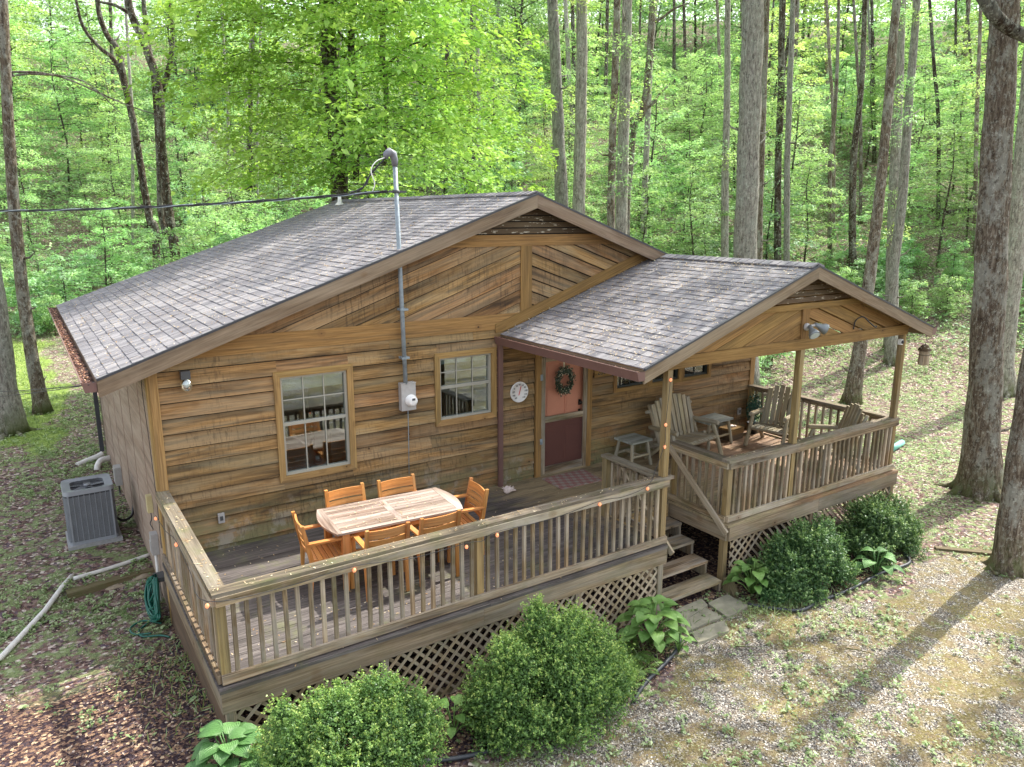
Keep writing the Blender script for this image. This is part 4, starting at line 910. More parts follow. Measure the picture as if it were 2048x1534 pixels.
# string lights along the railing
sl = empty('string_lights', (0, 0, 0), 0, 'string of small glowing orange bulbs along the deck railing and left porch post', 'string lights')
BP = [(-.10, -.15, .65), (-.08, -1.5, .82), (-.10, -3.16, .87), (1.3, -3.17, .84), (2.60, -3.17, .76), (3.0, -3.17, .80), (4.5, -3.17, .84), (5.3, -3.17, .88), (5.61, -3.13, 1.38), (5.61, -3.13, 1.68), (5.66, -3.13, 2.27)]
pts = []
for i, p in enumerate(BP[:-1]):
    q = BP[i+1]; pts += [Vector(p)+Vector((0, 0, .045)), (Vector(p)+Vector(q))/2+Vector((0, 0, -.0 if i < 8 else .03))]
pts.append(Vector(BP[-1])+Vector((0, 0, .04))); mb = MB(); mb.tube(catm(pts, 5), .0035, 5); mb.build('wire', M_BLACK, sl)
for p in BP:
    mb = MB(); mb.blob(p, .019, .019, .024, am=0); mb.build('bulb', M_BULB, sl)
# wreath
wr = empty('wreath', (6.29, -.075, 1.62), 0, 'dark evergreen wreath with pale berries on the salmon door', 'wreath')
n = 900; a = rng.random(n)*2*np.pi; rr_ = .155+rng.normal(0, .028, n); C = np.stack([rr_*np.cos(a), rng.normal(0, .02, n)-.01, rr_*1.15*np.sin(a)], 1)
T = np.stack([-np.sin(a)+rng.normal(0, .7, n)+.6*np.cos(a), rng.normal(-.2, .5, n), np.cos(a)+rng.normal(0, .7, n)+.6*np.sin(a)], 1)
link('foliage', leaves('foliage', C, rng.normal(0, .5, (n, 3))+[0, -1, 0], T, rng.uniform(.035, .07, n), .018, M_WREATH, rng.random(n)), wr)
mb = MB()
for _ in range(46): a_ = random.random()*6.28; q = .155+random.gauss(0, .03); mb.blob((q*math.cos(a_), -.035, q*1.15*math.sin(a_)), .008, .008, .008, n=5, m=4, am=0)
tag(mb.build('berries', M_BERRY, wr), kind='stuff'); mb = MB(); mb.box(-.012, .012, .012, .018, .15, .42, (0, 0, 1)); mb.build('ribbon', M_BERRY, wr)

# ------------------------------------------------------------------ dining set
def dining_chair(label, loc, rz):
    t = empty('dining_chair', loc, rz, label, 'chair', 'teak armchairs round the deck table')
    for sx in (-1, 1):
        mb = MB(); x = sx*.245
        mb.hexa([(x-.02, -.252, 0), (x+.02, -.252, 0), (x+.02, -.235, 0), (x-.02, -.235, 0), (x-.022, -.245, .44), (x+.022, -.245, .44), (x+.022, -.19, .44), (x-.022, -.19, .44)], (0, 0, 1))
        mb.hexa([(x-.022, -.245, .44), (x+.022, -.245, .44), (x+.022, -.19, .44), (x-.022, -.19, .44), (x-.02, -.325, .89), (x+.02, -.325, .89), (x+.02, -.285, .89), (x-.02, -.285, .89)], (0, 0, 1)); mb.build('rear_leg', W_TEAK, t)
        mb = MB(); mb.beam((x, .235, 0), (x, .22, .645), .045, .045, (0, 1, 0)); mb.build('front_leg', W_TEAK, t)
        mb = MB(); mb.beam((x, -.26, .655), (x, .27, .662), .062, .024); mb.build('armrest', W_TEAK, t)
        mb = MB(); mb.beam((x, -.2, .40), (x, .22, .40), .028, .065); mb.build('side_rail', W_TEAK, t)
    mb = MB()
    for k in range(7): mb.box(-.232, .232, -.20+k*.063, -.145+k*.063, .425-.006*math.sin(k/6*3.14), .443-.008*math.sin(k/6*3.14), (1, 0, 0))
    mb.box(-.22, .22, .205, .232, .37, .43); mb.build('seat', W_TEAK, t)
    mb = MB()
    for k, (z0, z1) in enumerate(((.50, .565), (.585, .65), (.67, .735), (.755, .865))):
        for j in range(6):
            xa, xb = -.225+j*.075, -.15+j*.075; f = lambda x, z: -.218-(z-.44)*.175-.028*(1-(x/.225)**2)
            mb.hexa([(xa, f(xa, z0), z0), (xb, f(xb, z0), z0), (xb, f(xb, z0)+.018, z0), (xa, f(xa, z0)+.018, z0), (xa, f(xa, z1), z1), (xb, f(xb, z1), z1), (xb, f(xb, z1)+.018, z1), (xa, f(xa, z1)+.018, z1)], (1, 0, 0), .3+.1*k, (k*.9, k*1.7))
    mb.build('backrest', W_TEAK, t); return t
dining_chair('teak armchair on the railing side of the table, the one nearer the left end', (2.00, -2.16, 0), R(-3))
dining_chair('teak armchair on the railing side of the table, the one nearer the right end', (2.66, -2.17, 0), R(-1))
dining_chair('teak armchair between table and wall, below the big front window', (2.04, -1.28, 0), R(180))
dining_chair('teak armchair between table and wall, below the electric meter', (2.74, -1.32, 0), R(178))
dining_chair('teak armchair at the left head of the table, nearest the cabin corner', (1.50, -1.72, 0), R(-96))
dining_chair('teak armchair at the right head of the table, facing left', (3.26, -1.80, 0), R(84))
tb = empty('dining_table', (2.37, -1.66, 0), R(-4), 'long weathered teak table with faded slatted top and bowed ends', 'table')
mb = MB(); HL, HW = .74, .43
for j in (-1, 1):
    x0, x1 = (-HL, -.04) if j < 0 else (.04, HL)
    for k in range(9): y0 = -HW+.075+k*(.71/9); mb.box(x0+.0, x1-.0, y0+.002, y0+.71/9-.002, .715, .738, (1, 0, 0))
mb.box(-.04, .04, -HW+.075, HW-.075, .715, .7395, (0, 1, 0))
mb.box(-HL, HL, -HW, -HW+.073, .714, .7395); mb.box(-HL, HL, HW-.073, HW, .714, .7395)
for sx in (-1, 1):
    P = [(sx*(HL+.001), -HW)]+[(sx*(HL+.03+.12*math.cos((k/8-.5)*2.6)**1.0), HW*(k/4-1)) for k in range(9)]+[(sx*(HL+.001), HW)]
    if sx < 0: P = P[::-1]
    mb.slab(P, lambda a, b, s: (a, b, .740-.025*s), (0, 1))
mb.build('tabletop', W_TABLE, tb)
mb = MB(); mb.box(-.66, .66, -.36, -.335, .63, .713); mb.box(-.66, .66, .335, .36, .63, .713); mb.box(-.70, -.675, -.335, .335, .63, .713); mb.box(.675, .70, -.335, .335, .63, .713); mb.build('apron', W_TEAK, tb)
for sx in (-1, 1):
    for sy in (-1, 1): mb = MB(); mb.beam((sx*.69, sy*.37, .713), (sx*.71, sy*.385, 0), .085, .085, (0, 1, 0), taper=.7); mb.build('leg', W_TEAK, tb)

# ------------------------------------------------------------------ log furniture
def log(mb, a, b, r=.035, r2=None): 
    a, b = Vector(a), Vector(b); r2 = r2 or r*.9; mb.tube([a, a.lerp(b, .05), a.lerp(b, .5)+Vector((random.uniform(-1, 1), random.uniform(-1, 1), 0))*.006, a.lerp(b, .95), b], [r*.8, r, (r+r2)/2*1.03, r2, r2*.8], 10, wob=.05)
def log_seat(label, loc, rz, wd, cat, name, ns, group=None):
    t = empty(name, loc, rz, label, cat, group); h = wd/2    # faces -y
    for sx in (-1, 1):
        mb = MB(); log(mb, (sx*(h+.02), -.46, 0), (sx*h, -.24, .60), .04); mb.build('front_leg', W_LOG, t)
        mb = MB(); log(mb, (sx*(h+.0), .34, 0), (sx*(h-.04), -.10, .40), .038); mb.build('rear_leg', W_LOG, t)
        mb = MB(); log(mb, (sx*h, -.36, .62), (sx*(h-.03), .30, .60), .045); mb.build('armrest', W_LOG, t)
        mb = MB(); log(mb, (sx*(h-.05), .06, .30), (sx*(h-.06), .36, 1.0), .035); mb.build('back_post', W_LOG, t)
        mb = MB(); log(mb, (sx*(h-.05), -.34, .36), (sx*(h-.03), .18, .30), .036); mb.build('side_rail', W_LOG, t)
    for (xx, yy, zz) in ((h+.05, .32, .88), (h-.02, .15, .40), (h-.02, -.33, .34)): mb = MB(); log(mb, (-xx, yy, zz), (xx, yy, zz), .033); mb.build('cross_log', W_LOG, t)
    mb = MB()
    for k in range(ns):
        u = (k+.5)/ns*2-1; x = u*(h-.08); top = .98+.14*(1-u*u); sp_ = 1+.10; w2 = (wd-.16)/ns*.44
        y0, y1 = .10, .285+(top-.98)*.28
        mb.hexa([(x-w2*.75, y0-.012, .36), (x+w2*.75, y0-.012, .36), (x+w2*.75, y0+.012, .36), (x-w2*.75, y0+.012, .36), (x*sp_-w2, y1-.012, top), (x*sp_+w2, y1-.012, top), (x*sp_+w2, y1+.012, top), (x*sp_-w2, y1+.012, top)], (0, 0, 1))
    mb.build('backrest', W_LOG, t)
    mb = MB(); n2 = int((wd-.1)/.075)
    for k in range(n2):
        x = -h+.05+(wd-.1)*(k+.5)/n2
        for (ya, za, yb, zb) in ((-.42, .385, -.36, .405), (-.36, .405, .10, .365)): mb.hexa([(x-.032, ya, za-.02), (x+.032, ya, za-.02), (x+.032, yb, zb-.02), (x-.032, yb, zb-.02), (x-.032, ya, za), (x+.032, ya, za), (x+.032, yb, zb), (x-.032, yb, zb)], (0, 1, 0), .2+.6*((k*37) % 10)/10)
    mb.build('seat', W_LOG, t); return t
log_seat('two-seat log bench with arched slatted back against the porch wall', (8.62, -.58, 0), R(6), 1.18, 'bench', 'log_bench', 9)
log_seat('log armchair with tall slatted back behind the middle porch post, turned towards the door', (10.68, -1.0, 0), R(-74), .66, 'chair', 'log_chair', 5, 'log armchairs on the porch')
log_seat('log armchair in the far right corner of the porch, mostly hidden by the railing', (10.52, -2.42, 0), R(238), .74, 'chair', 'log_chair', 6, 'log armchairs on the porch')
def log_table(label, loc, rz, a, b, h):
    t = empty('log_table', loc, rz, label, 'table', 'log side tables on the porch'); mb = MB(); n = 4
    for k in range(n): mb.box(-a/2, a/2, -b/2+b*k/n+.002, -b/2+b*(k+1)/n-.002, h-.035, h, (1, 0, 0))
    mb.build('tabletop', wood('gg', [L3(120, 124, 112), L3(150, 154, 142), L3(176, 178, 166)], stain_amt=.3, gray=L3(168, 176, 176), gray_amt=.5, knots=False), t)
    for sx in (-1, 1):
        for sy in (-1, 1): mb = MB(); log(mb, (sx*(a/2-.01), sy*(b/2-.01), 0), (sx*(a/2-.07), sy*(b/2-.07), h-.04), .032); mb.build('leg', W_LOG, t)
    for (p_, q_) in (((-a/2+.04, -b/2+.04, .2), (a/2-.04, -b/2+.04, .2)), ((-a/2+.04, b/2-.04, .2), (a/2-.04, b/2-.04, .2)), ((0, -b/2+.05, .2), (0, b/2-.05, .2))): mb = MB(); log(mb, p_, q_, .025); mb.build('stretcher', W_LOG, t)
log_table('low square log side table left of the log bench, nearest the door', (7.60, -.40, 0), R(2), .50, .46, .48)
log_table('wider log side table right of the log bench', (9.68, -.34, 0), R(4), .72, .46, .52)
ch = empty('wooden_chest', (10.30, -.30, 0), R(6), 'small old wooden chest on the porch floor against the wall', 'chest')
mb = MB(); mb.box(-.20, .20, -.14, .14, 0, .2); mb.build('chest_body', W_DARK, ch); mb = MB(); mb.box(-.21, .21, -.15, .15, .202, .24); mb.box(-.21, .21, -.152, -.1501, .12, .2); mb.build('lid', W_BAND, ch)
mb = MB(); mb.blob((10.28, -.30, .262), .07, .05, .022, 3); mb.blob((10.36, -.33, .256), .03, .03, .016, 4); tag(mb.build('folded_cloth', M_SHELL), 'small pale folded cloth lying on the chest lid', 'cloth')
pp = empty('potted_plant', (10.98, -.28, 0), 0, 'dark green potted plant in the porch corner behind the log armchair', 'potted plant')
mb = MB(); mb.lathe([(0, 0), (.09, 0), (.12, .22), (.125, .22), (.10, .2), (0, .2)], n=16); mb.build('pot', M_BLACK, pp)
n = 700; u = unit(rng.normal(0, 1, (n, 3))); C = u*(rng.random((n, 1))**.4)*[.16, .16, .34]+[0, 0, .50]
link('foliage', leaves('foliage', C, u+rng.normal(0, .5, (n, 3)), rng.normal(0, 1, (n, 3)), .06, .025, leafmat('dark_foliage', [(0, L3(18, 54, 40)), (1, L3(40, 104, 76))], .1), rng.random(n)), pp)
mb = MB(); mb.hexa([(5.78, -.17, .001), (5.76, -.74, .001), (6.60, -.78, .001), (6.66, -.17, .001), (5.78, -.17, .014), (5.76, -.74, .014), (6.60, -.78, .014), (6.66, -.17, .014)][::1], (.9, .4, 0), .5, (0, 0)); tag(mb.build('doormat', M_MAT), 'faded red and grey plaid doormat on the deck before the door', 'doormat')
mb = MB(); mb.blob((4.95, -.40, .06), .09, .06, .055, 5, 14, 9, .18); 
for k in range(9): a = k*.7; mb.beam((4.95+.05*math.cos(a), -.40+.04*math.sin(a), .07), (4.95+.11*math.cos(a), -.40+.085*math.sin(a), .10), .03, .02, taper=.15)
mb.beam((5.02, -.4, .05), (5.09, -.42, .03), .05, .05, taper=.2); tag(mb.build('seashell', M_SHELL), 'pale pink conch shell on the deck at the foot of the brown downspout', 'seashell')

# ------------------------------------------------------------------ yard equipment
ac = empty('air_conditioner', (-.645, 3.20, -.70), R(0), 'grey louvred air conditioning unit on a pad beside the left wall', 'air conditioner')
def rrect(h, k, r, n=5): 
    P = []
    for (cx, cy, a0) in ((h-r, k-r, 0), (-h+r, k-r, 90), (-h+r, -k+r, 180), (h-r, -k+r, 270)):
        for i in range(n+1): a = R(a0+90*i/n); P.append((cx+r*math.cos(a), cy+r*math.sin(a)))
    return P
mb = MB(); mb.slab(rrect(.33, .33, .07), lambda a, b, s: (a, b, .84 if s == 0 else .03), (1, 0)); mb.build('cabinet', M_ACD, ac)
mb = MB(); z = .09
while z < .80: mb.slab(rrect(.340, .340, .075), (lambda zz: lambda a, b, s: (a*(1 if s else 1.0), b, zz+(.008 if s == 0 else 0)))(z), (1, 0)); z += .0155
mb.build('louvres', M_ACG, ac)
mb = MB()
for x in np.linspace(-.22, .22, 7): mb.box(x-.004, x+.004, -.347, -.338, .06, .82, (0, 0, 1))
for y in np.linspace(-.22, .22, 7): mb.box(-.347, -.338, y-.004, y+.004, .06, .82, (0, 0, 1)); mb.box(.338, .347, y-.004, y+.004, .06, .82, (0, 0, 1))
for sx in (-.29, .29): mb.box(sx-.012, sx+.012, -.348, -.338, .03, .84, (0, 0, 1))
mb.slab(rrect(.345, .345, .08), lambda a, b, s: (a, b, .08 if s == 0 else .03), (1, 0)); mb.build('grille', M_ACM, ac)
mb = MB(); P = rrect(.352, .352, .09, 6); b0 = len(mb.v); n = len(P)
for i in range(n):
    j = (i+1) % n; a0 = math.atan2(P[i][1], P[i][0]); a1 = math.atan2(P[j][1], P[j][0]); q = lambda p, z_: (p[0], p[1], z_); c_ = lambda a_, r_, z_: (r_*math.cos(a_), r_*math.sin(a_), z_)
    mb.hexa([q(P[i], .83), q(P[j], .83), c_(a1, .29, .84), c_(a0, .29, .84), (P[i][0]*.97, P[i][1]*.97, .895), (P[j][0]*.97, P[j][1]*.97, .895), c_(a1, .29, .875), c_(a0, .29, .875)], (1, 0, 0), .5)
mb.build('top_cover', M_ACM, ac)
mb = MB(); mb.lathe([(.05, .862), (.04, .872), (0, .875)], n=16)
for k in range(5): a = k*1.2566; mb.beam((.03*math.cos(a), .03*math.sin(a), .850), (.25*math.cos(a+.25), .25*math.sin(a+.25), .848), .12, .006, (.3, .2, 1)); 
mb.build('fan', M_ACM, ac)
mb = MB()
for r_ in np.linspace(.09, .285, 8): mb.tube([(r_*math.cos(k*.2618), r_*math.sin(k*.2618), .882-.01*(r_/.3)) for k in range(25)], .0025, 4, caps=False)
mb.build('fan_guard', M_BLACK, ac)
mb = MB(); mb.box(-.37, .38, -.39, .36, -.03, .03, r=.5); mb.build('base_pad', M_CONC, ac)
mb = MB(); mb.tube(catm([(.33, .0, .25), (.45, .1, .12), (.60, .3, .10), (.66, .5, .2)]), .022, 8); mb.build('refrigerant_line', M_BLACK, ac)
hs_ = empty('garden_hose', (0, 0, 0), 0, 'dark green garden hose hung in long loops below the deck corner, trailing on the ground', 'hose')
mb = MB(); rr = random.Random(5)
for k in range(24):
    y0 = .46+rr.uniform(-.07, .06); x0 = -.10-rr.random()*.05; dp_ = rr.uniform(.30, .60); wd_ = rr.uniform(.16, .44); y2 = y0-rr.uniform(.02, .14)
    zt0 = -.40+rr.uniform(-.03, .03); sk_ = rr.uniform(-.15, .08)
    zb = max(zt0-dp_, H(-.2, y0-.2)+.03)
    mb.tube(catm([(x0, y0, zt0), (x0-.05, y0+wd_*.5, zt0-dp_*.35), (x0-.08+sk_*.3, y0+wd_*.35+sk_, zb+.10), (x0-.10, y2-.05+sk_, zb), (x0-.06, y2-wd_*.9+sk_*.6, zb+.14), (x0-.03, y2-wd_*.5, zt0-dp_*.35), (x0, y2, zt0)], 6), .0145, 7, caps=False)
mb.build('hose_loops', M_HOSE, hs_)
mb = MB(); mb.tube(catm([(-.12, .2, -.78)]+[(a_, b_, H(a_, b_)+.02) for a_, b_ in ((-.3, .12), (-.42, -.02), (-.40, -.2), (-.22, -.3), (-.12, -.42))]), .012, 7); mb.tube(catm([(a_, b_, H(a_, b_)+.03) for a_, b_ in ((-.15, .0), (-.34, .2), (-.5, .1), (-.48, -.1), (-.3, -.2))]), .012, 7); mb.build('hose_tail', M_HOSE, hs_)
mb = MB(); mb.box(-.13, -.002, .36, .56, -.44, -.38); mb.build('hose_hanger', M_DKGREY, hs_)
mb = MB(); mb.box(-.10, .02, .88, 1.0, -1.1, -.2, (0, 0, 1)); 
e_ = empty('landscape_timber', (-.55, 1.52, -1.0), R(7), 'weathered landscape timber holding back the soil left of the cabin corner', 'timber')
mb = MB(); mb.box(-.58, .56, -.075, .075, -.08, .24); mb.build('timber_beam', W_TIMB, e_)
gz = lambda x, y, d=.0: (x, y, H(x, y)+d)
e_ = empty('drain_pipe', (0, 0, 0), 0, 'white plastic drain pipe lying on the ground and bending at the landscape timber', 'pipe')
mb = MB(); mb.tube(catm([(0, 1.95, -.70), (-.5, 1.82, -.71), (-1.02, 1.70, -.70)]), .028, 10); mb.build('upper_pipe', M_GRVP, e_)
mb = MB(); mb.tube([(-1.03, 1.85, -.72), (-1.16, 1.62, -.74), (-1.40, 1.2, H(-1.4, 1.2)+.04), (-1.86, .3, H(-1.86, .3)+.03), (-2.5, -.9, H(-2.5, -.9)+.03)], .034, 12); mb.build('lower_pipe', M_GRVP, e_)
for k, pts in enumerate(([(-.10, 7.6, -.62), (-.22, 7.55, -.66), (-.42, 7.5, -.70), (-.6, 7.4, -.73)], [(-.02, 7.05, -.58), (-.18, 6.98, -.58), (-.26, 6.9, -.66), (-.28, 6.85, -.74)])):
    e_ = empty('corrugated_pipe', (0, 0, 0), 0, ['white corrugated drain elbow at the foot of the left downspout', 'short white elbow pipe leaving the left wall in front of the downspout'][k], 'pipe', 'white drain elbows by the left wall')
    P_ = catm(pts, 10); mb = MB(); mb.tube(P_, [.055+.005*(i % 2) for i in range(len(P_))], 12); mb.build('elbow', M_GRVP, e_)
mb = MB(); mb.tube([(15.0, -.95, H(15.0, -.95)+.07), (15.75, -.80, H(15.75, -.8)+.07)], .07, 14); tag(mb.build('pipe_end', M_PIPE), 'pale green drain pipe end sticking out beyond the right end of the porch', 'pipe')
for k, (pts, lab) in enumerate((([(1.2, -3.9), (1.78, -4.12), (2.36, -4.23), (2.75, -4.3)], 'black plastic bed edging between the two big boxwoods'), ([(4.0, -4.42), (4.35, -4.24), (4.83, -4.08), (5.15, -3.95), (5.42, -3.75), (5.46, -3.55)], 'black plastic bed edging curving round the large hosta'), ([(6.80, -3.70), (6.98, -3.95), (7.26, -4.2), (7.73, -4.19), (8.4, -4.22), (9.23, -4.2), (9.9, -4.25), (10.2, -4.0)], 'black plastic bed edging in front of the right-hand hollies'))):
    P_ = catm([(x, y, 0) for x, y in pts], 8); mb = MB()
    mb.tube([(p.x, p.y, H(p.x, p.y)+.03) for p in P_], .024, 8); mb.tube([(p.x, p.y, H(p.x, p.y)-.02) for p in P_], .014, 6)
    tag(mb.build('bed_edging', M_EDGE), lab, 'edging', 'black bed edging')
for k, (P, lab) in enumerate((([(5.75, -3.52), (6.32, -3.40), (6.38, -3.22), (5.85, -3.24)], 'mossy stone slab at the very foot of the steps'), ([(6.35, -3.38), (6.80, -3.34), (6.78, -3.72), (6.30, -3.78)], 'flat stone slab beside the hosta right of the steps'), ([(5.55, -3.72), (6.26, -3.72), (6.24, -3.42), (5.62, -3.56)], 'flat stone slab in the middle of the little path'), ([(5.60, -3.76), (6.20, -3.80), (6.05, -4.02), (5.50, -3.98)], 'outermost grey stone slab of the little path'))):
    c = (sum(p[0] for p in P)/4, sum(p[1] for p in P)/4); P2 = []
    for i in range(4):
        a, b = P[i], P[(i+1) % 4]
        for q in (.04, .35, .68, .96): P2.append((a[0]+(b[0]-a[0])*q+random.uniform(-.012, .012), a[1]+(b[1]-a[1])*q+random.uniform(-.012, .012)))
    z0 = H(*c); mb = MB(); mb.slab(P2[::1] if (P[1][0]-P[0][0])*(P[2][1]-P[1][1])-(P[1][1]-P[0][1])*(P[2][0]-P[1][0]) > 0 else P2[::-1], lambda a, b, s: (a, b, z0+(.035 if s == 0 else -.06)), (1, 0))
    tag(mb.build('paving_stone', M_STONE), lab, 'stone slab', 'stone slabs below the steps')
mb = MB(); mb.box(-1.0, 1.0, -.05, .05, -.08, .05); o = mb.build('edge_timber', W_TIMB); tag(o, 'half buried timber edging leading towards the right-hand tree', 'timber'); p1, p2 = hit(1870, 1098), hit(1988, 1112); o.location = (p1+p2)/2; o.rotation_euler.z = math.atan2(p2.y-p1.y, p2.x-p1.x); o.scale.x = (p2-p1).length/2
for k, (u_, v_, sz, lab) in enumerate(((545, 1128, .14, 'flat pale field stone nearest the cabin below the landscape timber'), (425, 1180, .0, ''), (235, 1172, .12, 'small round field stone just below the landscape timber'))):
    if sz == 0: continue
    p = hit(290, 1150) if k == 0 else hit(u_, v_); mb = MB(); mb.blob((p.x, p.y, p.z), sz*1.3, sz*.8, .04, k, 12, 7, .2); tag(mb.build('field_stone', M_ROCK), lab, 'stone')
p = hit(1895, 470)

# ------------------------------------------------------------------ fallen catkins and leaves
def flakes(name, C, N, L, W, mat, rnd): n = len(C); return leaves(name, C, N+rng.normal(0, .18, (n, 3)), rng.normal(0, 1, (n, 3))+[0, 0, 0], L, W, mat, rnd, .1)
M_CATK = leafmat('catkin', [(0, L3(150, 118, 74)), (.5, L3(196, 172, 124)), (1, L3(228, 216, 184))], .1)
M_DEBR = leafmat('leaf_debris', [(0, L3(44, 34, 34)), (.4, L3(84, 58, 48)), (.7, L3(140, 92, 66)), (1, L3(206, 168, 130))], .1)
Cs, Ns = [], []
def onslope(P, T, y0, y1, n, h=.036, pw=1):
    for _ in range(n):
        t = T*random.random()**pw; y = random.uniform(y0, y1); p = P(t, y, h); Cs.append(tuple(p)); Ns.append(tuple(P(t, y, h+1)-p))
onslope(PL, TS, -.24, 8.2, 5200, pw=.9); onslope(PPL, TP, -3.28, -.05, 2600)
for _ in range(900):
    x, y = random.uniform(-.05, W), random.uniform(-3.19, -.05)
    if SX0-.05 < x < SX1+.05 and y < SY: continue
    if x > 6.9 and random.random() < .7: continue
    Cs.append((x, y, .006)); Ns.append((0, 0, 1))
for _ in range(170):
    x = random.uniform(0, 5.7) if random.random() < .7 else random.uniform(7, W); Cs.append((x, -DP+random.uniform(-.07, .07), .955)); Ns.append((0, 0, 1))
for _ in range(60): Cs.append((.02+random.uniform(-.07, .07), random.uniform(-DP, 0), .955)); Ns.append((0, 0, 1))
for _ in range(90): a, b = random.uniform(-.7, .7), random.uniform(-.4, .4); Cs.append((2.37+a, -1.66-a*.07+b, .745)); Ns.append((0, 0, 1))
C, N = np.array(Cs), np.array(Ns); n = len(C)
tag(link('fallen_catkins', flakes('fallen_catkins', C, N, rng.uniform(.018, .05, n), rng.uniform(.008, .018, n), M_CATK, rng.random(n))), 'pale fallen catkins and petals scattered on the roofs and the deck', 'plant debris', kind='stuff')
Cs = []
for _ in range(5200): Cs.append((-.64+random.uniform(-.065, .055), random.uniform(-.22, 8.2), 2.43+random.uniform(-.02, .018)))
for _ in range(2600): Cs.append((4.985+random.uniform(-.05, .055), random.uniform(-3.26, -.07), 2.445+random.uniform(-.02, .018)))
C = np.array(Cs); n = len(C); rn_ = np.where(C[:, 0] > 3, .55+.45*rng.random(n), rng.random(n))
tag(link('gutter_litter', flakes('gutter_litter', C, np.tile([0, 0, 1.], (n, 1)), rng.uniform(.02, .05, n), rng.uniform(.012, .025, n), M_DEBR, rn_)), 'dead leaves filling the roof gutters', 'plant debris', kind='stuff')

# ------------------------------------------------------------------ ground scatter
def inhouse(x, y): return ((x > -.05) & (x < W+.1) & (y > -3.15) & (y < 8.1))
def scat(n, x0, x1, y0, y1):
    x = rng.uniform(x0, x1, n); y = rng.uniform(y0, y1, n); return x, y
def visible(x, y, pad=60):
    z = hgt(x, y); d = np.stack([x, y, z], 1)-CP; zc = d@FW; u = 1024+FPX*(d@RT)/zc; v = 767-FPX*(d@UP)/zc
    return (zc > 1) & (u > -pad) & (u < 2048+pad) & (v > -400) & (v < 1534+120)
# dead leaves
x, y = scat(210000, -8, 20, -9, 12); g, lw, mu = zones(x, y)
dist = np.hypot(x-CP[0], y-CP[1]); keep = visible(x, y) & ~inhouse(x, y) & (rng.random(len(x)) < np.clip(.25+.45*mu+.3*(g < .2)-.55*g-.9*lw, .03, 1)) & (fbm(x, y, 1.3, 21) > .33)
x, y = x[keep], y[keep]; n = len(x); C = np.stack([x, y, hgt(x, y)+rng.uniform(.004, .02, n)], 1)
M_LITT = leafmat('dead_leaf', [(0, L3(62, 50, 54)), (.3, L3(98, 80, 74)), (.55, L3(134, 112, 96)), (.8, L3(176, 154, 130)), (1, L3(214, 200, 182))], .1)
tag(link('leaf_litter', leaves('leaf_litter', C, rng.normal(0, .35, (n, 3))+[0, 0, 1], rng.normal(0, 1, (n, 3)), rng.uniform(.016, .042, n), rng.uniform(.012, .026, n), M_LITT, np.clip(rng.random(n)**1.2*.9+.1*rng.random(n), 0, 1))), 'brown dead leaves and wood chips littering the ground', 'leaf litter', kind='stuff')
mb = MB()
for k in range(150):
    x_, y_ = random.uniform(-5, 13), random.uniform(-8.5, 9)
    if -.2 < x_ < W+.2 and y_ > -3.3: continue
    a = random.random()*6.28; l_ = random.uniform(.08, .45); c_ = math.cos(a)*l_; s_ = math.sin(a)*l_; z_ = H(x_, y_)+.012
    mb.tube([(x_, y_, z_), (x_+c_*.5+random.uniform(-.03, .03), y_+s_*.5, z_+.015), (x_+c_, y_+s_, H(x_+c_, y_+s_)+.012)], [.007, .005, .002], 5)
tag(mb.build('twigs', BK_DARK), 'fallen twigs and bark scraps on the yard', 'twigs', kind='stuff')
# gravel
x, y = scat(110000, 1, 14, -9, -3); g, lw, mu = zones(x, y)
keep = visible(x, y) & ~inhouse(x, y) & (rng.random(len(x)) < g*np.clip((fbm(x, y, 1.1, 31)-.44)*6, .05, .7)); x, y = x[keep], y[keep]; n = len(x); z = hgt(x, y)
s_ = rng.uniform(.006, .014, n); th_ = rng.random(n)*6.28
dirs = [(1, 0), (0, 1), (-1, 0), (0, -1)]; V = []
for (a, b) in dirs:
    V.append(np.stack([x+s_*(a*np.cos(th_)-b*np.sin(th_))*rng.uniform(.7, 1.2, n), y+s_*(a*np.sin(th_)+b*np.cos(th_))*rng.uniform(.7, 1.2, n), z-.001], 1))
V.append(np.stack([x+rng.normal(0, .003, n), y+rng.normal(0, .003, n), z+s_*rng.uniform(.5, .9, n)], 1)); V = np.stack(V, 1).reshape(-1, 3)
i0 = np.arange(n)*5; F = np.stack([np.stack([i0+k, i0+(k+1) % 4, i0+4], 1) for k in range(4)], 1).reshape(-1, 3)
def gravmat():
    m, t, b, o = newmat('gravel_stone'); rn = rndattr(t)
    t.links.new(ramp(t, [(0, L3(60, 58, 60)), (.3, L3(100, 97, 94)), (.55, L3(132, 128, 121)), (.75, L3(118, 100, 84)), (.85, L3(166, 161, 152)), (1, L3(206, 202, 195))], rn), b.inputs['Base Color']); b.inputs['Roughness'].default_value = .9; return m
tag(link('gravel', npmesh('gravel', V, F, np.repeat(rng.random(n), 4), gravmat())), 'loose pale gravel of the driveway in front of the cabin', 'gravel', kind='stuff')
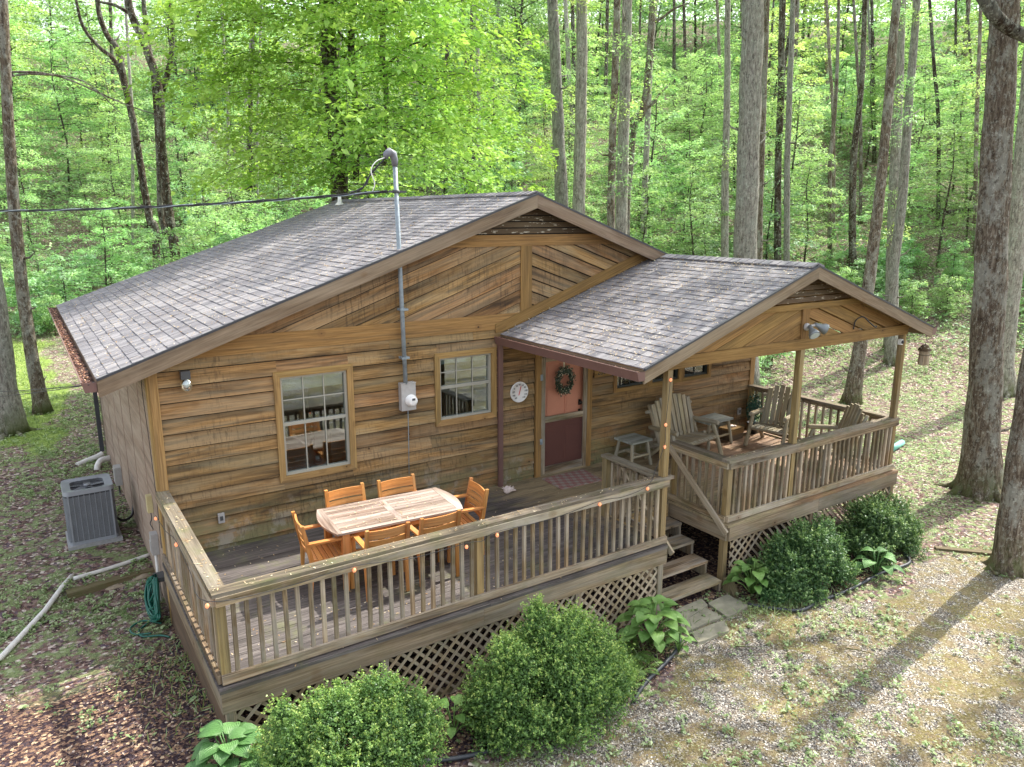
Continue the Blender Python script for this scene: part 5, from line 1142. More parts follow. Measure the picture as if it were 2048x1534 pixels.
# small weeds and ground cover
def clumps(name, x, y, k, size, spread, mat, label, cat, up=.5, lw=.55, hi=0):
    n = len(x); X = np.repeat(x, k); Y = np.repeat(y, k); a = rng.random(n*k)*6.28; r_ = np.repeat(spread, k)*np.sqrt(rng.random(n*k)); sz = np.repeat(size, k)*rng.uniform(.6, 1.3, n*k)
    X = X+r_*np.cos(a); Y = Y+r_*np.sin(a); Z = hgt(X, Y)+sz*rng.uniform(.25, 1.1+hi, n*k)
    T = np.stack([np.cos(a)+rng.normal(0, .4, n*k), np.sin(a)+rng.normal(0, .4, n*k), rng.uniform(-.2, up, n*k)], 1); N = rng.normal(0, .35, (n*k, 3))+[0, 0, 1]
    rr_ = np.clip(np.repeat(rng.random(n), k)*.6+rng.random(n*k)*.4, 0, 1)
    return tag(link(name, leaves(name, np.stack([X, Y, Z], 1), N, T, sz, sz*lw, mat, rr_)), label, cat, kind='stuff')
x, y = scat(110000, -9, 13, -8, 16); g, lw_, mu = zones(x, y); f = fbm(x, y, .8, 41); f2 = fbm(x, y, 3.1, 42)
keep = visible(x, y) & ~inhouse(x, y) & (rng.random(len(x)) < np.clip((f-.37)*4, 0, 1)*np.clip((f2-.36)*5, 0, 1)*np.where(g > .3, .55, 1)*np.where(mu > .6, .55, 1)+.02)
x, y = x[keep], y[keep]; n = len(x)
clumps('weeds', x, y, 7, rng.uniform(.02, .055, n), rng.uniform(.02, .07, n), LF_GND, 'small green weeds scattered over the yard', 'weeds')
x, y = scat(150000, 9, 42, -8, 22); s = (x+1.19)*.5504+(y+9.83)*.8349; f = fbm(x, y, .45, 51); f2 = fbm(x, y, 1.6, 52)
keep = visible(x, y) & (x > W+.3) & (s > 9) & (rng.random(len(x)) < np.clip((f-.34)*3.5, .10, 1)*np.clip((f2-.36)*4.5, .10, 1)*np.clip((s-8)/7, .3, 1)); x, y, s = x[keep], y[keep], s[keep]; n = len(x)
clumps('ground_cover', x, y, 5, rng.uniform(.022, .06, n)*(1+np.clip(s-18, 0, 20)/25), rng.uniform(.05, .16, n), LF_GND, 'pale green ground plants carpeting the slope right of the porch', 'ground cover')
# lawn blades
x, y = scat(60000, -14, 0, 7, 32); g, lw_, mu = zones(x, y); keep = visible(x, y) & (rng.random(len(x)) < lw_*.8+.05) & (fbm(x, y, 1.2, 61) > .35); x, y = x[keep], y[keep]; n = len(x)
C = np.stack([x, y, hgt(x, y)+.035], 1); T = rng.normal(0, .45, (n, 3))+[0, 0, 1]
LF_GRASS = leafmat('grass_blade', [(0, L3(100, 122, 56)), (.6, L3(136, 156, 84)), (1, L3(172, 182, 122))], .4)
tag(link('grass', leaves('grass', C, rng.normal(0, 1, (n, 3)), T, rng.uniform(.06, .13, n), .02, LF_GRASS, rng.random(n))), 'short bright grass of the back lawn left of the cabin', 'grass', kind='stuff')
# tufts beside the deck
xs = np.concatenate([rng.normal(-.35, .22, 170), rng.normal(-.12, .12, 130), rng.normal(5.0, .4, 300), rng.normal(7.3, .5, 400)]); ys = np.concatenate([rng.uniform(-3.0, -.5, 170), rng.uniform(-3.1, -1, 130), rng.normal(-3.75, .15, 300), rng.normal(-4.0, .15, 400)])
n = len(xs); C = np.stack([xs, ys, hgt(xs, ys)+.05], 1); tag(link('grass_tufts', leaves('grass_tufts', C, rng.normal(0, 1, (n, 3)), rng.normal(0, .45, (n, 3))+[0, 0, 1], rng.uniform(.08, .2, n), .012, LF_GRASS, rng.random(n))), 'tufts of grass and seedlings along the deck edge and beds', 'grass', kind='stuff')

# ------------------------------------------------------------------ hostas, ferns, clipped shrubs
def heartleaf(mb, base, tip_dir, L, W_, r):
    """broad ribbed leaf of a hosta: arching blade with folded midrib"""
    base = Vector(base); d = Vector(tip_dir).normalized(); h = Vector((d.x, d.y, 0)).normalized(); sdv = Vector((-h.y, h.x, 0)); b = len(mb.v); n = 7
    for i in range(n+1):
        t = i/n; wv = W_*.5*(math.sin(math.pi*min(1, t*.92+.10))**.75)*(1-.15*t) if i < n else 0; wv = max(wv, 0)
        c = base+h*L*t*(.9-.1*t)+Vector((0, 0, d.z*L*t-.42*L*t*t))
        for k in (-1, -.5, 0, .5, 1): mb.v.append(tuple(c+sdv*wv*k+Vector((0, 0, abs(k)*wv*.38-(k*k)*wv*.12))))
    for i in range(n):
        for k in range(4): mb.face([b+i*5+k, b+i*5+k+1, b+(i+1)*5+k+1, b+(i+1)*5+k], [(k*.25, i*.1), (k*.25+.25, i*.1), (k*.25+.25, i*.1+.1), (k*.25, i*.1+.1)], r, True)
def hostamat(name, c0, c1):
    m, t, b, o = newmat(name); rn = rndattr(t); uv = nd(t, 'ShaderNodeUVMap').outputs[0]; wv = nd(t, 'ShaderNodeTexWave'); wv.inputs['Scale'].default_value = 3.2; wv.inputs['Distortion'].default_value = .4; t.links.new(uv, wv.inputs[0])
    c = mixc(t, rn, c0, c1); c = mixc(t, mth(t, 'MULTIPLY', wv.outputs[0], .25), c, tuple(v*.6 for v in c0[:3])+(1,)); t.links.new(c, b.inputs['Base Color']); b.inputs['Roughness'].default_value = .42
    bump(t, wv.outputs[0], .5, .01, b); tr = nd(t, 'ShaderNodeBsdfTranslucent'); t.links.new(c, tr.inputs[0]); mx = nd(t, 'ShaderNodeMixShader'); mx.inputs[0].default_value = .25
    t.links.new(b.outputs[0], mx.inputs[1]); t.links.new(tr.outputs[0], mx.inputs[2]); t.links.new(mx.outputs[0], o.inputs[0]); return m
HO = hostamat('hosta_leaf', (.14, .30, .06, 1), (.30, .50, .14, 1)); HO2 = hostamat('hosta_leaf_dark', (.09, .22, .06, 1), (.20, .40, .13, 1))
def hosta(x, y, rad, n, Lf, mat, label, seed, group='hostas in the front beds'):
    rr = random.Random(seed); e = empty('hosta', (x, y, H(x, y)), 0, label, 'plant', group); mb = MB(); sb = MB()
    for k in range(n):
        t = (k+.5)/n; a = k*2.399+rr.uniform(-.3, .3); rd = rad*(t**.6)*.62; h = rad*(1.0-.62*t)*rr.uniform(.8, 1.1)+.05
        bp = (rd*math.cos(a), rd*math.sin(a), h); sb.tube([(0, 0, 0), (bp[0]*.5, bp[1]*.5, h*.7), bp], .006, 5)
        L_ = Lf*rr.uniform(.75, 1.1); heartleaf(mb, bp, (math.cos(a), math.sin(a), rr.uniform(.15, .5)*(1.2-t)), L_, L_*rr.uniform(.68, .82), rr.random())
    mb.build('foliage', mat, e); sb.build('stem', mat, e)
hosta(5.02, -3.66, .52, 44, .25, HO, 'largest bright green hosta, by the foot of the steps', 1)
hosta(5.16, -3.98, .22, 9, .15, HO, 'small low hosta in front of the largest hosta', 6)
hosta(7.12, -3.50, .42, 24, .22, HO, 'mid-sized hosta right of the steps before the lattice', 2)
hosta(9.15, -4.15, .34, 11, .25, HO2, 'glossy hosta between the two right-hand holly shrubs', 3)
hosta(-.10, -3.52, .36, 26, .27, HO2, 'broad-leaved ribbed hosta at the bottom edge by the deck corner', 4)
hosta(2.05, -3.80, .32, 12, .18, HO, 'sparse young hosta in the mulch between the two big boxwoods', 5)
def fern(x, y, n, L, seed, label):
    rr = np.random.default_rng(seed); e = empty('fern', (x, y, H(x, y)), 0, label, 'fern', 'ferns beside the large hosta'); C, T, Ls = [], [], []
    for k in range(n):
        a = rr.random()*6.28; l = L*rr.uniform(.7, 1.1)
        for i in range(16):
            t = (i+1)/16; c = np.array([math.cos(a)*l*t*.8, math.sin(a)*l*t*.8, l*(.9*t-.75*t*t)])
            for sg in (-1, 1): ln = l*.26*math.sin(math.pi*min(.97, t*.85+.12)); d = np.array([-math.sin(a)*sg+.35*math.cos(a), math.cos(a)*sg+.35*math.sin(a), -.1]); C.append(c+d*ln*.5); T.append(d); Ls.append(ln)
    n_ = len(C); link('fronds', leaves('fronds', np.array(C), np.tile([0, 0, 1.], (n_, 1))+rr.normal(0, .1, (n_, 3)), np.array(T), np.array(Ls), .022, LF_FERN, rr.random(n_)), e)
fern(4.62, -3.72, 12, .42, 1, 'fern just left of the large hosta'); fern(4.50, -4.02, 11, .38, 2, 'fern low against the right side of the big round boxwood'); fern(4.25, -3.75, 9, .36, 3, 'fern tucked behind the big round boxwood below the lattice')
def shrub(name, loc, rad, nl, label, mat, seed, leafL=.022, lobes=60, group=None, squash=1.0, top=None):
    rr = np.random.default_rng(seed); rx, ry, rz = rad; x0, y0 = loc; z0 = H(x0, y0)
    e = empty(name, (x0, y0, z0), 0, label, 'shrub', group)
    u = unit(rr.normal(0, 1, (lobes, 3))); u[:, 2] = np.abs(u[:, 2])*1.0-.10; u = unit(u); q = rr.uniform(.45, 1.0, (lobes, 1))**.6; LC = u*q*[rx*.84, ry*.84, rz*.84]+[0, 0, rz*.16]; LR = rr.uniform(.20, .34, lobes)*(rx+ry+rz)/3
    if top is not None:
        for (a, b, c, r_) in top: LC = np.vstack([LC, [a, b, c]]); LR = np.append(LR, r_)
    lb = rr.integers(0, len(LC), nl); d = unit(rr.normal(0, 1, (nl, 3))+.35*unit(LC[lb])); r_ = LR[lb]*(rr.random(nl)**.4)*rr.uniform(.8, 1.12, nl)
    C = LC[lb]+d*r_[:, None]
    ns_ = nl//26; kb = rr.integers(0, len(LC), ns_); ds = unit(rr.normal(0, 1, (ns_, 3))*.8+unit(LC[kb])*.9+[0, 0, .25]); b0 = LC[kb]+ds*(LR[kb]*.86)[:, None]; ln_ = rr.uniform(.05, .15, ns_)*(rx+rz)/1.9
    ax = unit(ds+rr.normal(0, .3, (ns_, 3))+[0, 0, .5]); K = 13; i2 = np.repeat(np.arange(ns_), K); tt = np.tile(np.linspace(0, 1, K), ns_)
    nb_ = len(C); C = np.vstack([C, b0[i2]+ax[i2]*(ln_[i2]*tt)[:, None]+rr.normal(0, .008, (ns_*K, 3))]); d = np.vstack([d, ax[i2]*.6+rr.normal(0, .5, (ns_*K, 3))]); lb = np.append(lb, kb[i2]); tipb = np.append(np.zeros(nb_), .18+.3*tt)
    keep = C[:, 2] > .02; C, d, lb, tipb = C[keep], d[keep], lb[keep], tipb[keep]; n = len(C)
    out = np.linalg.norm(C/[rx, ry, rz], axis=1); T = d+rr.normal(0, .55, (n, 3))+[0, 0, .35]; N = rr.normal(0, .6, (n, 3))+[0, 0, .6]+d*.5
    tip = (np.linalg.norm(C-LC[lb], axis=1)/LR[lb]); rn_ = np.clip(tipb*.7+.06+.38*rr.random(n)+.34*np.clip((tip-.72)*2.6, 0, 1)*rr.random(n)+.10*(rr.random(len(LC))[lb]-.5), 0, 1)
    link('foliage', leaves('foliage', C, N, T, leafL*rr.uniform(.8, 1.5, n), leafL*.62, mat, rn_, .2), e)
    mb = MB(); ra = random.Random(seed)
    for k in range(26):
        t_ = LC[k % len(LC)]; mb.tube([(t_[0]*.08, t_[1]*.08, 0), (t_[0]*.5, t_[1]*.5, t_[2]*.45), tuple(t_*.96)], [.016, .010, .004], 5)
    mb.build('stem', BK_DARK, e); return e
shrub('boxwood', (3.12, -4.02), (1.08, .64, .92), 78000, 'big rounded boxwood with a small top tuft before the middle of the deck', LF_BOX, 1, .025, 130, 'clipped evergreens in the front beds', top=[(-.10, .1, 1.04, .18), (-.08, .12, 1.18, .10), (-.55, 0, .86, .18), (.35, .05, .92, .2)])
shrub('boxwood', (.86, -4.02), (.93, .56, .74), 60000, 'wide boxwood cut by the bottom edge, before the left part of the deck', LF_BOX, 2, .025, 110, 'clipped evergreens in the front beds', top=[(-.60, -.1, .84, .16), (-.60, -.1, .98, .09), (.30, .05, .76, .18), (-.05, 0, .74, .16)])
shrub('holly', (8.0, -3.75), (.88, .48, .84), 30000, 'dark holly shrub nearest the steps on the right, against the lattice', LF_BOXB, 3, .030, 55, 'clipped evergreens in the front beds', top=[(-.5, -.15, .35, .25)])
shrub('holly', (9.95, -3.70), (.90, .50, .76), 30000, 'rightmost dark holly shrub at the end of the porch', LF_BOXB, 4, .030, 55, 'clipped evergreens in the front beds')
shrub('holly_seedling', (7.30, -3.78), (.34, .2, .26), 2600, 'low spreading holly seedling right of the mid-sized hosta', LF_BOXB, 5, .022, 16)
shrub('holly_seedling', (7.40, -3.25), (.11, .1, .42), 900, 'thin upright holly seedling against the right-hand lattice', LF_BOXB, 6, .022, 9)

# ------------------------------------------------------------------ trees
def smoothpts(P, k=5): return catm(P, k) if len(P) > 2 else [P[0], P[1]]
def tree(name, label, s, stems, mat, group=None, base=None, crown=None):
    """stems: lists of (u, v, width_px) from top to bottom, all at horizontal distance s; the first reaches the ground"""
    u0, v0, w0 = stems[0][-1]
    if base is None:
        v = v0
        for _ in range(400):
            p = wp(u0, v, s)
            if p.z <= H(p.x, p.y): break
            v += 3
        bp = p
    else: bp = base; 
    e = empty(name, (bp.x, bp.y, H(bp.x, bp.y)-.05), 0, label, 'tree', group); mb = MB(); o0 = Vector(e.location)
    zc = (bp-Vector(CP)).dot(Vector(FW))
    for i, st_ in enumerate(stems):
        P = [wp(u, v, s)-o0 for (u, v, w_) in st_]; Rr = [w_*.87*zc/FPX/2 for (_, _, w_) in st_]
        if i == 0 and st_[-1][1] < v-8: P.append(wp(u0, v, s)-o0+Vector((0, 0, -.1))); Rr.append(Rr[-1]*1.12)
        d = Vector((i*.03, 0, 0)); P = [p+Vector((FW[0], FW[1], 0))*(.25 if i else 0)*(1-math.exp(-k)) if i else p for k, p in enumerate(P)]
        pts = smoothpts(P, 6); m = len(pts); rad = []
        for k in range(m):
            q = k/(m-1)*(len(Rr)-1); a = int(min(q, len(Rr)-2)); rad.append(Rr[a]+(Rr[a+1]-Rr[a])*(q-a))
        if i == 0:  # root flare
            L_ = [ (p-pts[-1]).length for p in pts]; rad = [r_*(1+.45*math.exp(-l/(r_*2.2))) for r_, l in zip(rad, L_)]
        mb.tube(pts, rad, 12 if rad[-1] > .09 else 7, wob=.045)
        if i == 0 and rad[-1] > .24:
            for q_ in range(7):
                a = q_*.898+random.uniform(-.2, .2); c_, s__ = math.cos(a), math.sin(a); rb = rad[-1]/1.45; L_r = rb*random.uniform(1.7, 2.6); bz = H(o0.x+c_*L_r, o0.y+s__*L_r)-o0.z
                mb.tube(catm([(c_*rb*.35, s__*rb*.35, rb*2.4), (c_*rb*.8, s__*rb*.8, rb*.9), (c_*rb*1.35, s__*rb*1.35, rb*.22), (c_*L_r, s__*L_r, bz-.06)], 4), [rb*.30*(1-.72*k_/12)+.02 for k_ in range(13)], 8, wob=.1)
        if rad[-1] > .12:
            for _ in range(random.randint(2, 6)):
                k = random.randint(3, m-4); a = random.random()*6.28; o_ = Vector((math.cos(a), math.sin(a), random.uniform(-.1, .5))); l_ = random.uniform(.08, .4)
                mb.tube([pts[k]+o_*rad[k]*.6, pts[k]+o_*(rad[k]+l_*.5), pts[k]+o_*(rad[k]+l_)+Vector((0, 0, l_*.3))], [.035, .025, .008], 5)
    mb.build('trunk', mat, e)
    if crown:
        for c in crown: 
            o = link('crown', c[0], e, c[1]); o.rotation_euler.z = c[2]; o.scale = (c[3],)*3
    return e
def sprayleaves(name, n_br, Lb, h0, h1, leafL, per, mat, seed, droop=.25, taper=.55, flat=.06, stem=True, lw=.5, updown=0.0, vert=True):
    """foliage laid out in layered sprays along side branches; returns (leaf mesh, stem mesh)"""
    rr = np.random.default_rng(seed); Cs, Ts, Ns, Rs = [], [], [], []; mb = MB()
    for i in range(n_br):
        t = (i+rr.random())/n_br; h = h0+(h1-h0)*t; a = i*2.4+rr.uniform(-.5, .5); L_ = Lb*(1-taper*t)*rr.uniform(.6, 1.15); up = rr.uniform(.05, .45)
        k = int(per*L_/Lb*rr.uniform(.8, 1.2)); q = rr.random(k)**.75; w_ = .34*L_*np.sin(np.pi*np.clip(q*.8+.12, 0, 1)); off = rr.normal(0, .5, k)*w_
        x = q*L_; z = h+up*x-droop*x*x/L_; z0_ = z.copy(); z = z+rr.normal(0, flat, k)-np.abs(off)*.22
        C = np.stack([x*np.cos(a)-off*np.sin(a), x*np.sin(a)+off*np.cos(a), z], 1); out = np.stack([np.cos(a)-np.sin(a)*np.sign(off)*.9, np.sin(a)+np.cos(a)*np.sign(off)*.9, np.full(k, -.25-updown)], 1)
        Cs.append(C); Ts.append(out+rr.normal(0, .45, (k, 3))); Ns.append(rr.normal(0, .38, (k, 3))+[0, 0, 1]); b = rr.random()
        Rs.append(np.clip(.55*rr.random(k)+.45*b, 0, 1))
        if stem: P = [(0, 0, h)]+[(L_*j/4*math.cos(a), L_*j/4*math.sin(a), h+up*L_*j/4-droop*(L_*j/4)**2/L_) for j in range(1, 5)]; mb.tube(P, [(.02*Lb/2)*(1 if vert else .45), (.014*Lb/2)*(1 if vert else .45), (.01*Lb/2)*(1 if vert else .45), (.007*Lb/2)*(1 if vert else .5), .003], 4)
    C, T, N, R_ = map(np.concatenate, (Cs, Ts, Ns, Rs)); n = len(C)
    szv = rr.choice([.6, .85, 1.1, 1.55], n, p=[.3, .35, .25, .1])*rr.uniform(.85, 1.15, n); me = leaves(name, C, N, T, leafL*szv, leafL*lw*szv, mat, R_, .22)
    if stem and vert: mb.tube([(0, 0, -.3), (.03*h1, 0, h1*.35), (-.02*h1, .02*h1, h1*.7), (0, 0, h1)], [.022*Lb, .018*Lb, .012*Lb, .004], 6)
    return me, mb
SAP = []
for k, (nb, Lb, h1, leafL, per, mat) in enumerate(((26, 2.3, 5.0, .105, 300, LF_SAP), (30, 2.6, 6.5, .11, 300, LF_SAP), (22, 2.0, 4.0, .13, 210, LF_PALE), (30, 2.8, 7.0, .12, 280, LF_YEL), (16, 1.3, 1.9, .12, 170, LF_PALE), (18, 1.2, 1.7, .085, 260, LF_SAP))):
    me, mb = sprayleaves('crown', nb, Lb, h1*.22 if k < 4 else .25, h1, leafL, per, mat, 100+k); SAP.append((me, mb.mesh('trunk', BK_DARK)))
CAN = [sprayleaves('crown', 46, 4.2, 0, 6.5, .26, 110, LF_SAP, 120+k, taper=.5, flat=.25, stem=False)[0] for k in range(2)]
occupied = []
SPR = [sprayleaves('foliage', 12, 1.1, .1, .9, .10, 46, mt_, 140+k, stem=True)[0] for k, mt_ in enumerate((LF_SAP, LF_YEL, LF_PALE))]
COLS_ = [(60, 'at the left edge'), (230, 'behind the slender lichened left tree'), (390, 'around the dark forked twin stem'), (620, 'under the left side of the lime-green tree'), (880, 'beyond the power mast'), (1090, 'just left of the main roof peak'), (1200, 'around the pale trunk pair'), (1330, 'around the ivy trunk and crooked trunk'), (1470, 'around the kinked slim trunk'), (1560, 'behind the thickest trunk'), (1690, 'behind the porch ridge'), (1850, 'around the tight group of three trunks'), (1960, 'left of the big lichened tree'), (9999, 'at the right edge')]
def whereis(x, y, z, kind, sc, noun):
    d = np.array([x, y, z])-CP; zc = d@FW; u = 1024+FPX*(d@RT)/zc; v = 767-FPX*(d@UP)/zc
    col = ['mid-green', 'fresh green', 'pale blue-green', 'yellow-green', 'pale broad-leaved', 'fine-leaved'][kind]
    return f"{'small' if sc < .85 else 'tall' if sc > 1.25 else 'middling'} {col} {noun} {'high' if v < 130 else 'mid' if v < 330 else 'low'} slope {[n_ for (m_, n_) in COLS_ if u < m_][0]}"
def sapling(x, y, kind, sc, label, group, name='sapling', cat='sapling'):
    z = H(x, y); label = whereis(x, y, z, kind, sc, name.replace('_', ' ')); e = empty(name, (x, y, z-.05), random.uniform(0, 6.28), label, cat, group); e.scale = (sc, sc, sc*random.uniform(.85, 1.2))
    link('crown', SAP[kind][0], e); link('trunk', SAP[kind][1], e)
T_ = tree
# left foreground and left wood
h_ = hit(88, 826); s_h = lambda p: (p.x-CP[0])*.5504+(p.y-CP[1])*.8349
T_('tree', 'slender lichen-spotted tree on the lawn at the left edge, behind the power cable', s_h(h_), [[(2, -60, 19), (20, 300, 22), (38, 520, 25), (62, 700, 27), (86, 824, 30)], [(330, 235, 2), (240, 205, 3), (110, 150, 4), (18, 140, 5), (14, 150, 6)], [(245, 230, 1.5), (160, 160, 3), (60, 145, 4), (20, 147, 4)]], BK_BROWN, 'tall trees around the cabin')
h_ = hit(14, 866)
T_('tree', 'thick grey trunk with a mossy flared foot at the very left edge of the photo', s_h(h_), [[(-150, -60, 46), (-70, 300, 50), (-14, 600, 50), (4, 760, 54), (14, 862, 64)]], BK_GREY, 'tall trees around the cabin')
T_('tree', 'dark forked twin stem rising behind the left roof slope', 22.5, [[(246, -60, 14), (262, 25, 15), (290, 90, 16), (318, 180, 17), (324, 300, 18), (338, 430, 20), (350, 520, 22)], [(331, -40, 7), (340, 60, 9), (334, 120, 11), (318, 180, 13)], [(284, -30, 8), (288, 60, 10), (300, 150, 10), (310, 300, 12), (314, 420, 14), (324, 470, 14)], [(196, 3, 5), (225, 8, 7), (255, 25, 8)]], BK_DARK, 'tall trees around the cabin')
T_('tree', 'thin dark leaning tree with two curving tops left of the forked twin stem', 23.5, [[(196, -40, 9), (197, 20, 10), (214, 70, 11), (236, 100, 12), (250, 170, 13), (268, 250, 14), (284, 350, 15), (300, 440, 16), (312, 480, 16)], [(150, -10, 5), (160, 50, 7), (190, 90, 8), (222, 120, 9), (244, 178, 10)]], BK_DARK, 'tall trees around the cabin')
# big bright beech
beech = sprayleaves('crown', 56, 5.4, .5, 8.5, .18, 330, LF_BEECH, 77, droop=.42, taper=.35, flat=.14, stem=True, lw=.55, updown=1.1, vert=False)
beech2 = sprayleaves('crown', 26, 4.2, .3, 5, .18, 300, LF_BEECH, 78, droop=.5, taper=.3, flat=.14, stem=True, lw=.55, updown=1.1, vert=False)
beech, beech2 = [(m_, b_.mesh('limbs', BK_DARK)) for m_, b_ in (beech, beech2)]
be = T_('tree', 'large tree with hanging bright lime-green leaves filling the sky above the left roof ridge', 21.5, [[(650, -80, 30), (656, 60, 31), (664, 180, 33), (674, 300, 35), (680, 400, 37)], [(720, -80, 12), (703, 20, 15), (700, 120, 15), (712, 260, 14), (708, 360, 14)], [(790, -60, 10), (768, 10, 13), (762, 110, 14), (770, 200, 12), (765, 330, 11)], [(520, 30, 3), (580, 40, 5), (640, 40, 7)], [(575, 170, 3), (620, 160, 6), (660, 165, 8)], [(860, 80, 3), (815, 90, 4), (768, 130, 6)]], BK_DARK, 'tall trees around the cabin')
for (u_, v_, sc_, me_) in ((700, 300, 1.0, beech), (560, 330, .72, beech2), (850, 330, .86, beech2), (470, 180, .72, beech2), (930, 250, .62, beech2), (640, 60, .9, beech2), (800, 40, .9, beech2)):
    p = wp(u_, v_+40, 20.5+random.uniform(-.8, 1.5)) - Vector(be.location); rz_ = random.random()*6
    if me_ is beech: p.z -= 1.2
    for nm_, mm_ in zip(('crown', 'limbs'), me_): o = link(nm_, mm_, be, p); o.rotation_euler.z = rz_; o.scale = (sc_,)*3
# right-hand trunks, described by what is next to them
for (lab, s_, st_, mt_) in (
    ('pale straight trunk just right of the main roof peak, the left one of a pair', 24, [[(1102, -60, 21), (1112, 150, 24), (1118, 300, 27), (1124, 430, 30)]], BK_GREY),
    ('pale straight trunk just right of the main roof peak, the right one of a pair', 23, [[(1164, -60, 22), (1163, 150, 24), (1160, 300, 26), (1158, 440, 28)]], BK_GREY),
    ('brown narrow trunk close beside a paler one above the right main roof edge', 25, [[(1236, -60, 14), (1232, 100, 15), (1226, 250, 16), (1222, 450, 18)]], BK_BROWN),
    ('pale trunk with ivy leaves standing right of the brown narrow trunk', 23, [[(1256, -60, 20), (1252, 100, 22), (1247, 280, 24), (1243, 470, 26)]], BK_GREY),
    ('crooked brown trunk leaning left at its foot, with a dead arm reaching right', 26, [[(1308, -60, 12), (1302, 60, 14), (1297, 140, 15), (1286, 220, 15), (1268, 260, 13), (1262, 330, 12), (1255, 420, 12)], [(1340, 168, 3), (1322, 185, 5), (1308, 205, 6), (1280, 225, 8), (1262, 240, 9)], [(1380, 5, 3), (1350, 15, 5), (1330, 30, 6), (1312, 40, 8)]], BK_BROWN),
    ('mottled pale trunk standing directly behind the crooked brown trunk', 30, [[(1320, -60, 9), (1304, 80, 10), (1296, 230, 12), (1288, 430, 14)]], BK_GREY),
    ('slim grey trunk with a kink, midway between the ivy trunk and the thickest trunk', 27, [[(1456, -60, 11), (1455, 60, 12), (1454, 200, 14), (1450, 380, 16)]], BK_GREY),
    ('thickest grey trunk of the wood, rising straight behind the porch ridge', 21, [[(1508, -60, 43), (1503, 120, 45), (1497, 300, 46), (1491, 520, 50)]], BK_GREY),
    ('narrow dark trunk close behind the right side of the thickest trunk', 26, [[(1536, -60, 12), (1530, 120, 12), (1524, 300, 13), (1519, 450, 14)]], BK_BROWN),
    ('dark trunk with a pale twin, a little right of the thickest trunk', 29, [[(1568, -60, 13), (1563, 80, 14), (1563, 170, 15), (1556, 340, 15)], [(1598, -40, 6), (1592, 20, 8), (1576, 110, 8), (1566, 180, 8)]], BK_DARK),
    ('pale thin trunk touching the dark trunk right of the thickest trunk', 28, [[(1587, -60, 9), (1584, 60, 11), (1580, 160, 12), (1574, 360, 13)]], BK_GREY),
    ('thin straight green-grey stem between the dark twin and the leaning trunk', 31, [[(1678, -60, 5), (1676, 80, 7), (1670, 220, 8), (1660, 330, 9)]], BK_BROWN),
    ('dark brown mid-wood trunk left of the leaning pale trunk', 30, [[(1731, -60, 9), (1728, 60, 10), (1722, 180, 12), (1706, 340, 15)]], BK_DARK),
    ('middle trunk of the tight group of three, grey with ivy low down', 24.5, [[(1802, -60, 17), (1800, 80, 19), (1793, 250, 22), (1784, 560, 27)]], BK_GREY),
    ('right trunk of the tight group of three, pale and slightly leaning', 23.5, [[(1836, -60, 14), (1830, 60, 15), (1818, 200, 17), (1804, 400, 20), (1782, 590, 22)]], BK_GREY),
    ('thin dark stem between the group of three and the big lichened tree', 31, [[(1962, -60, 5), (1960, 60, 7), (1956, 160, 8), (1952, 300, 9)]], BK_BROWN),
    ('pale thick trunk half hidden behind the big lichened tree on its right', 21, [[(2074, -60, 24), (2062, 120, 30), (2046, 320, 34), (2030, 520, 36), (2010, 700, 38)]], BK_GREY)):
    T_('tree', lab, s_, st_, mt_, 'tall trees around the cabin')
h_ = hit(1700, 806)
T_('tree', 'leaning reddish-grey trunk seen between the porch posts, leftmost of the tight group of three', s_h(h_), [[(1800, -60, 15), (1788, 60, 17), (1768, 300, 20), (1746, 500, 24), (1722, 680, 29), (1702, 806, 34)]], BK_BROWN, 'tall trees around the cabin')
h_ = hit(1958, 985)
T_('tree', 'big lichened tree with mossy flared roots right of the cabin', s_h(h_), [[(2012, -60, 52), (2004, 120, 54), (1992, 320, 58), (1980, 560, 64), (1968, 800, 68), (1958, 970, 76)]], BK_BROWN, 'tall trees around the cabin')
h_ = hit(2014, 1140)
T_('tree', 'lichened trunk at the right edge whose shadow falls across the gravel', s_h(h_), [[(2150, 200, 44), (2096, 560, 46), (2056, 800, 48), (2030, 980, 51), (2014, 1128, 56)], ], BK_BROWN, 'tall trees around the cabin')
mb = MB(); mb.tube(catm([wp(1890, -120, 12.5), wp(1972, 2, 12.5), wp(1998, 40, 12.6), (wp(2050, 72, 12.8)), wp(2160, 110, 13)], 5), [.10]*21, 10, wob=.05); tag(mb.build('branch', BK_DARK), 'dark bare branch crossing the top right corner', 'branch')
mb = MB(); mb.tube([hit(1790, 415), hit(1900, 428), hit(2000, 410)], [.2, .17, .12], 9, wob=.08); tag(mb.build('fallen_log', BK_DARK), 'dark fallen log lying on the wooded slope on the right', 'log')
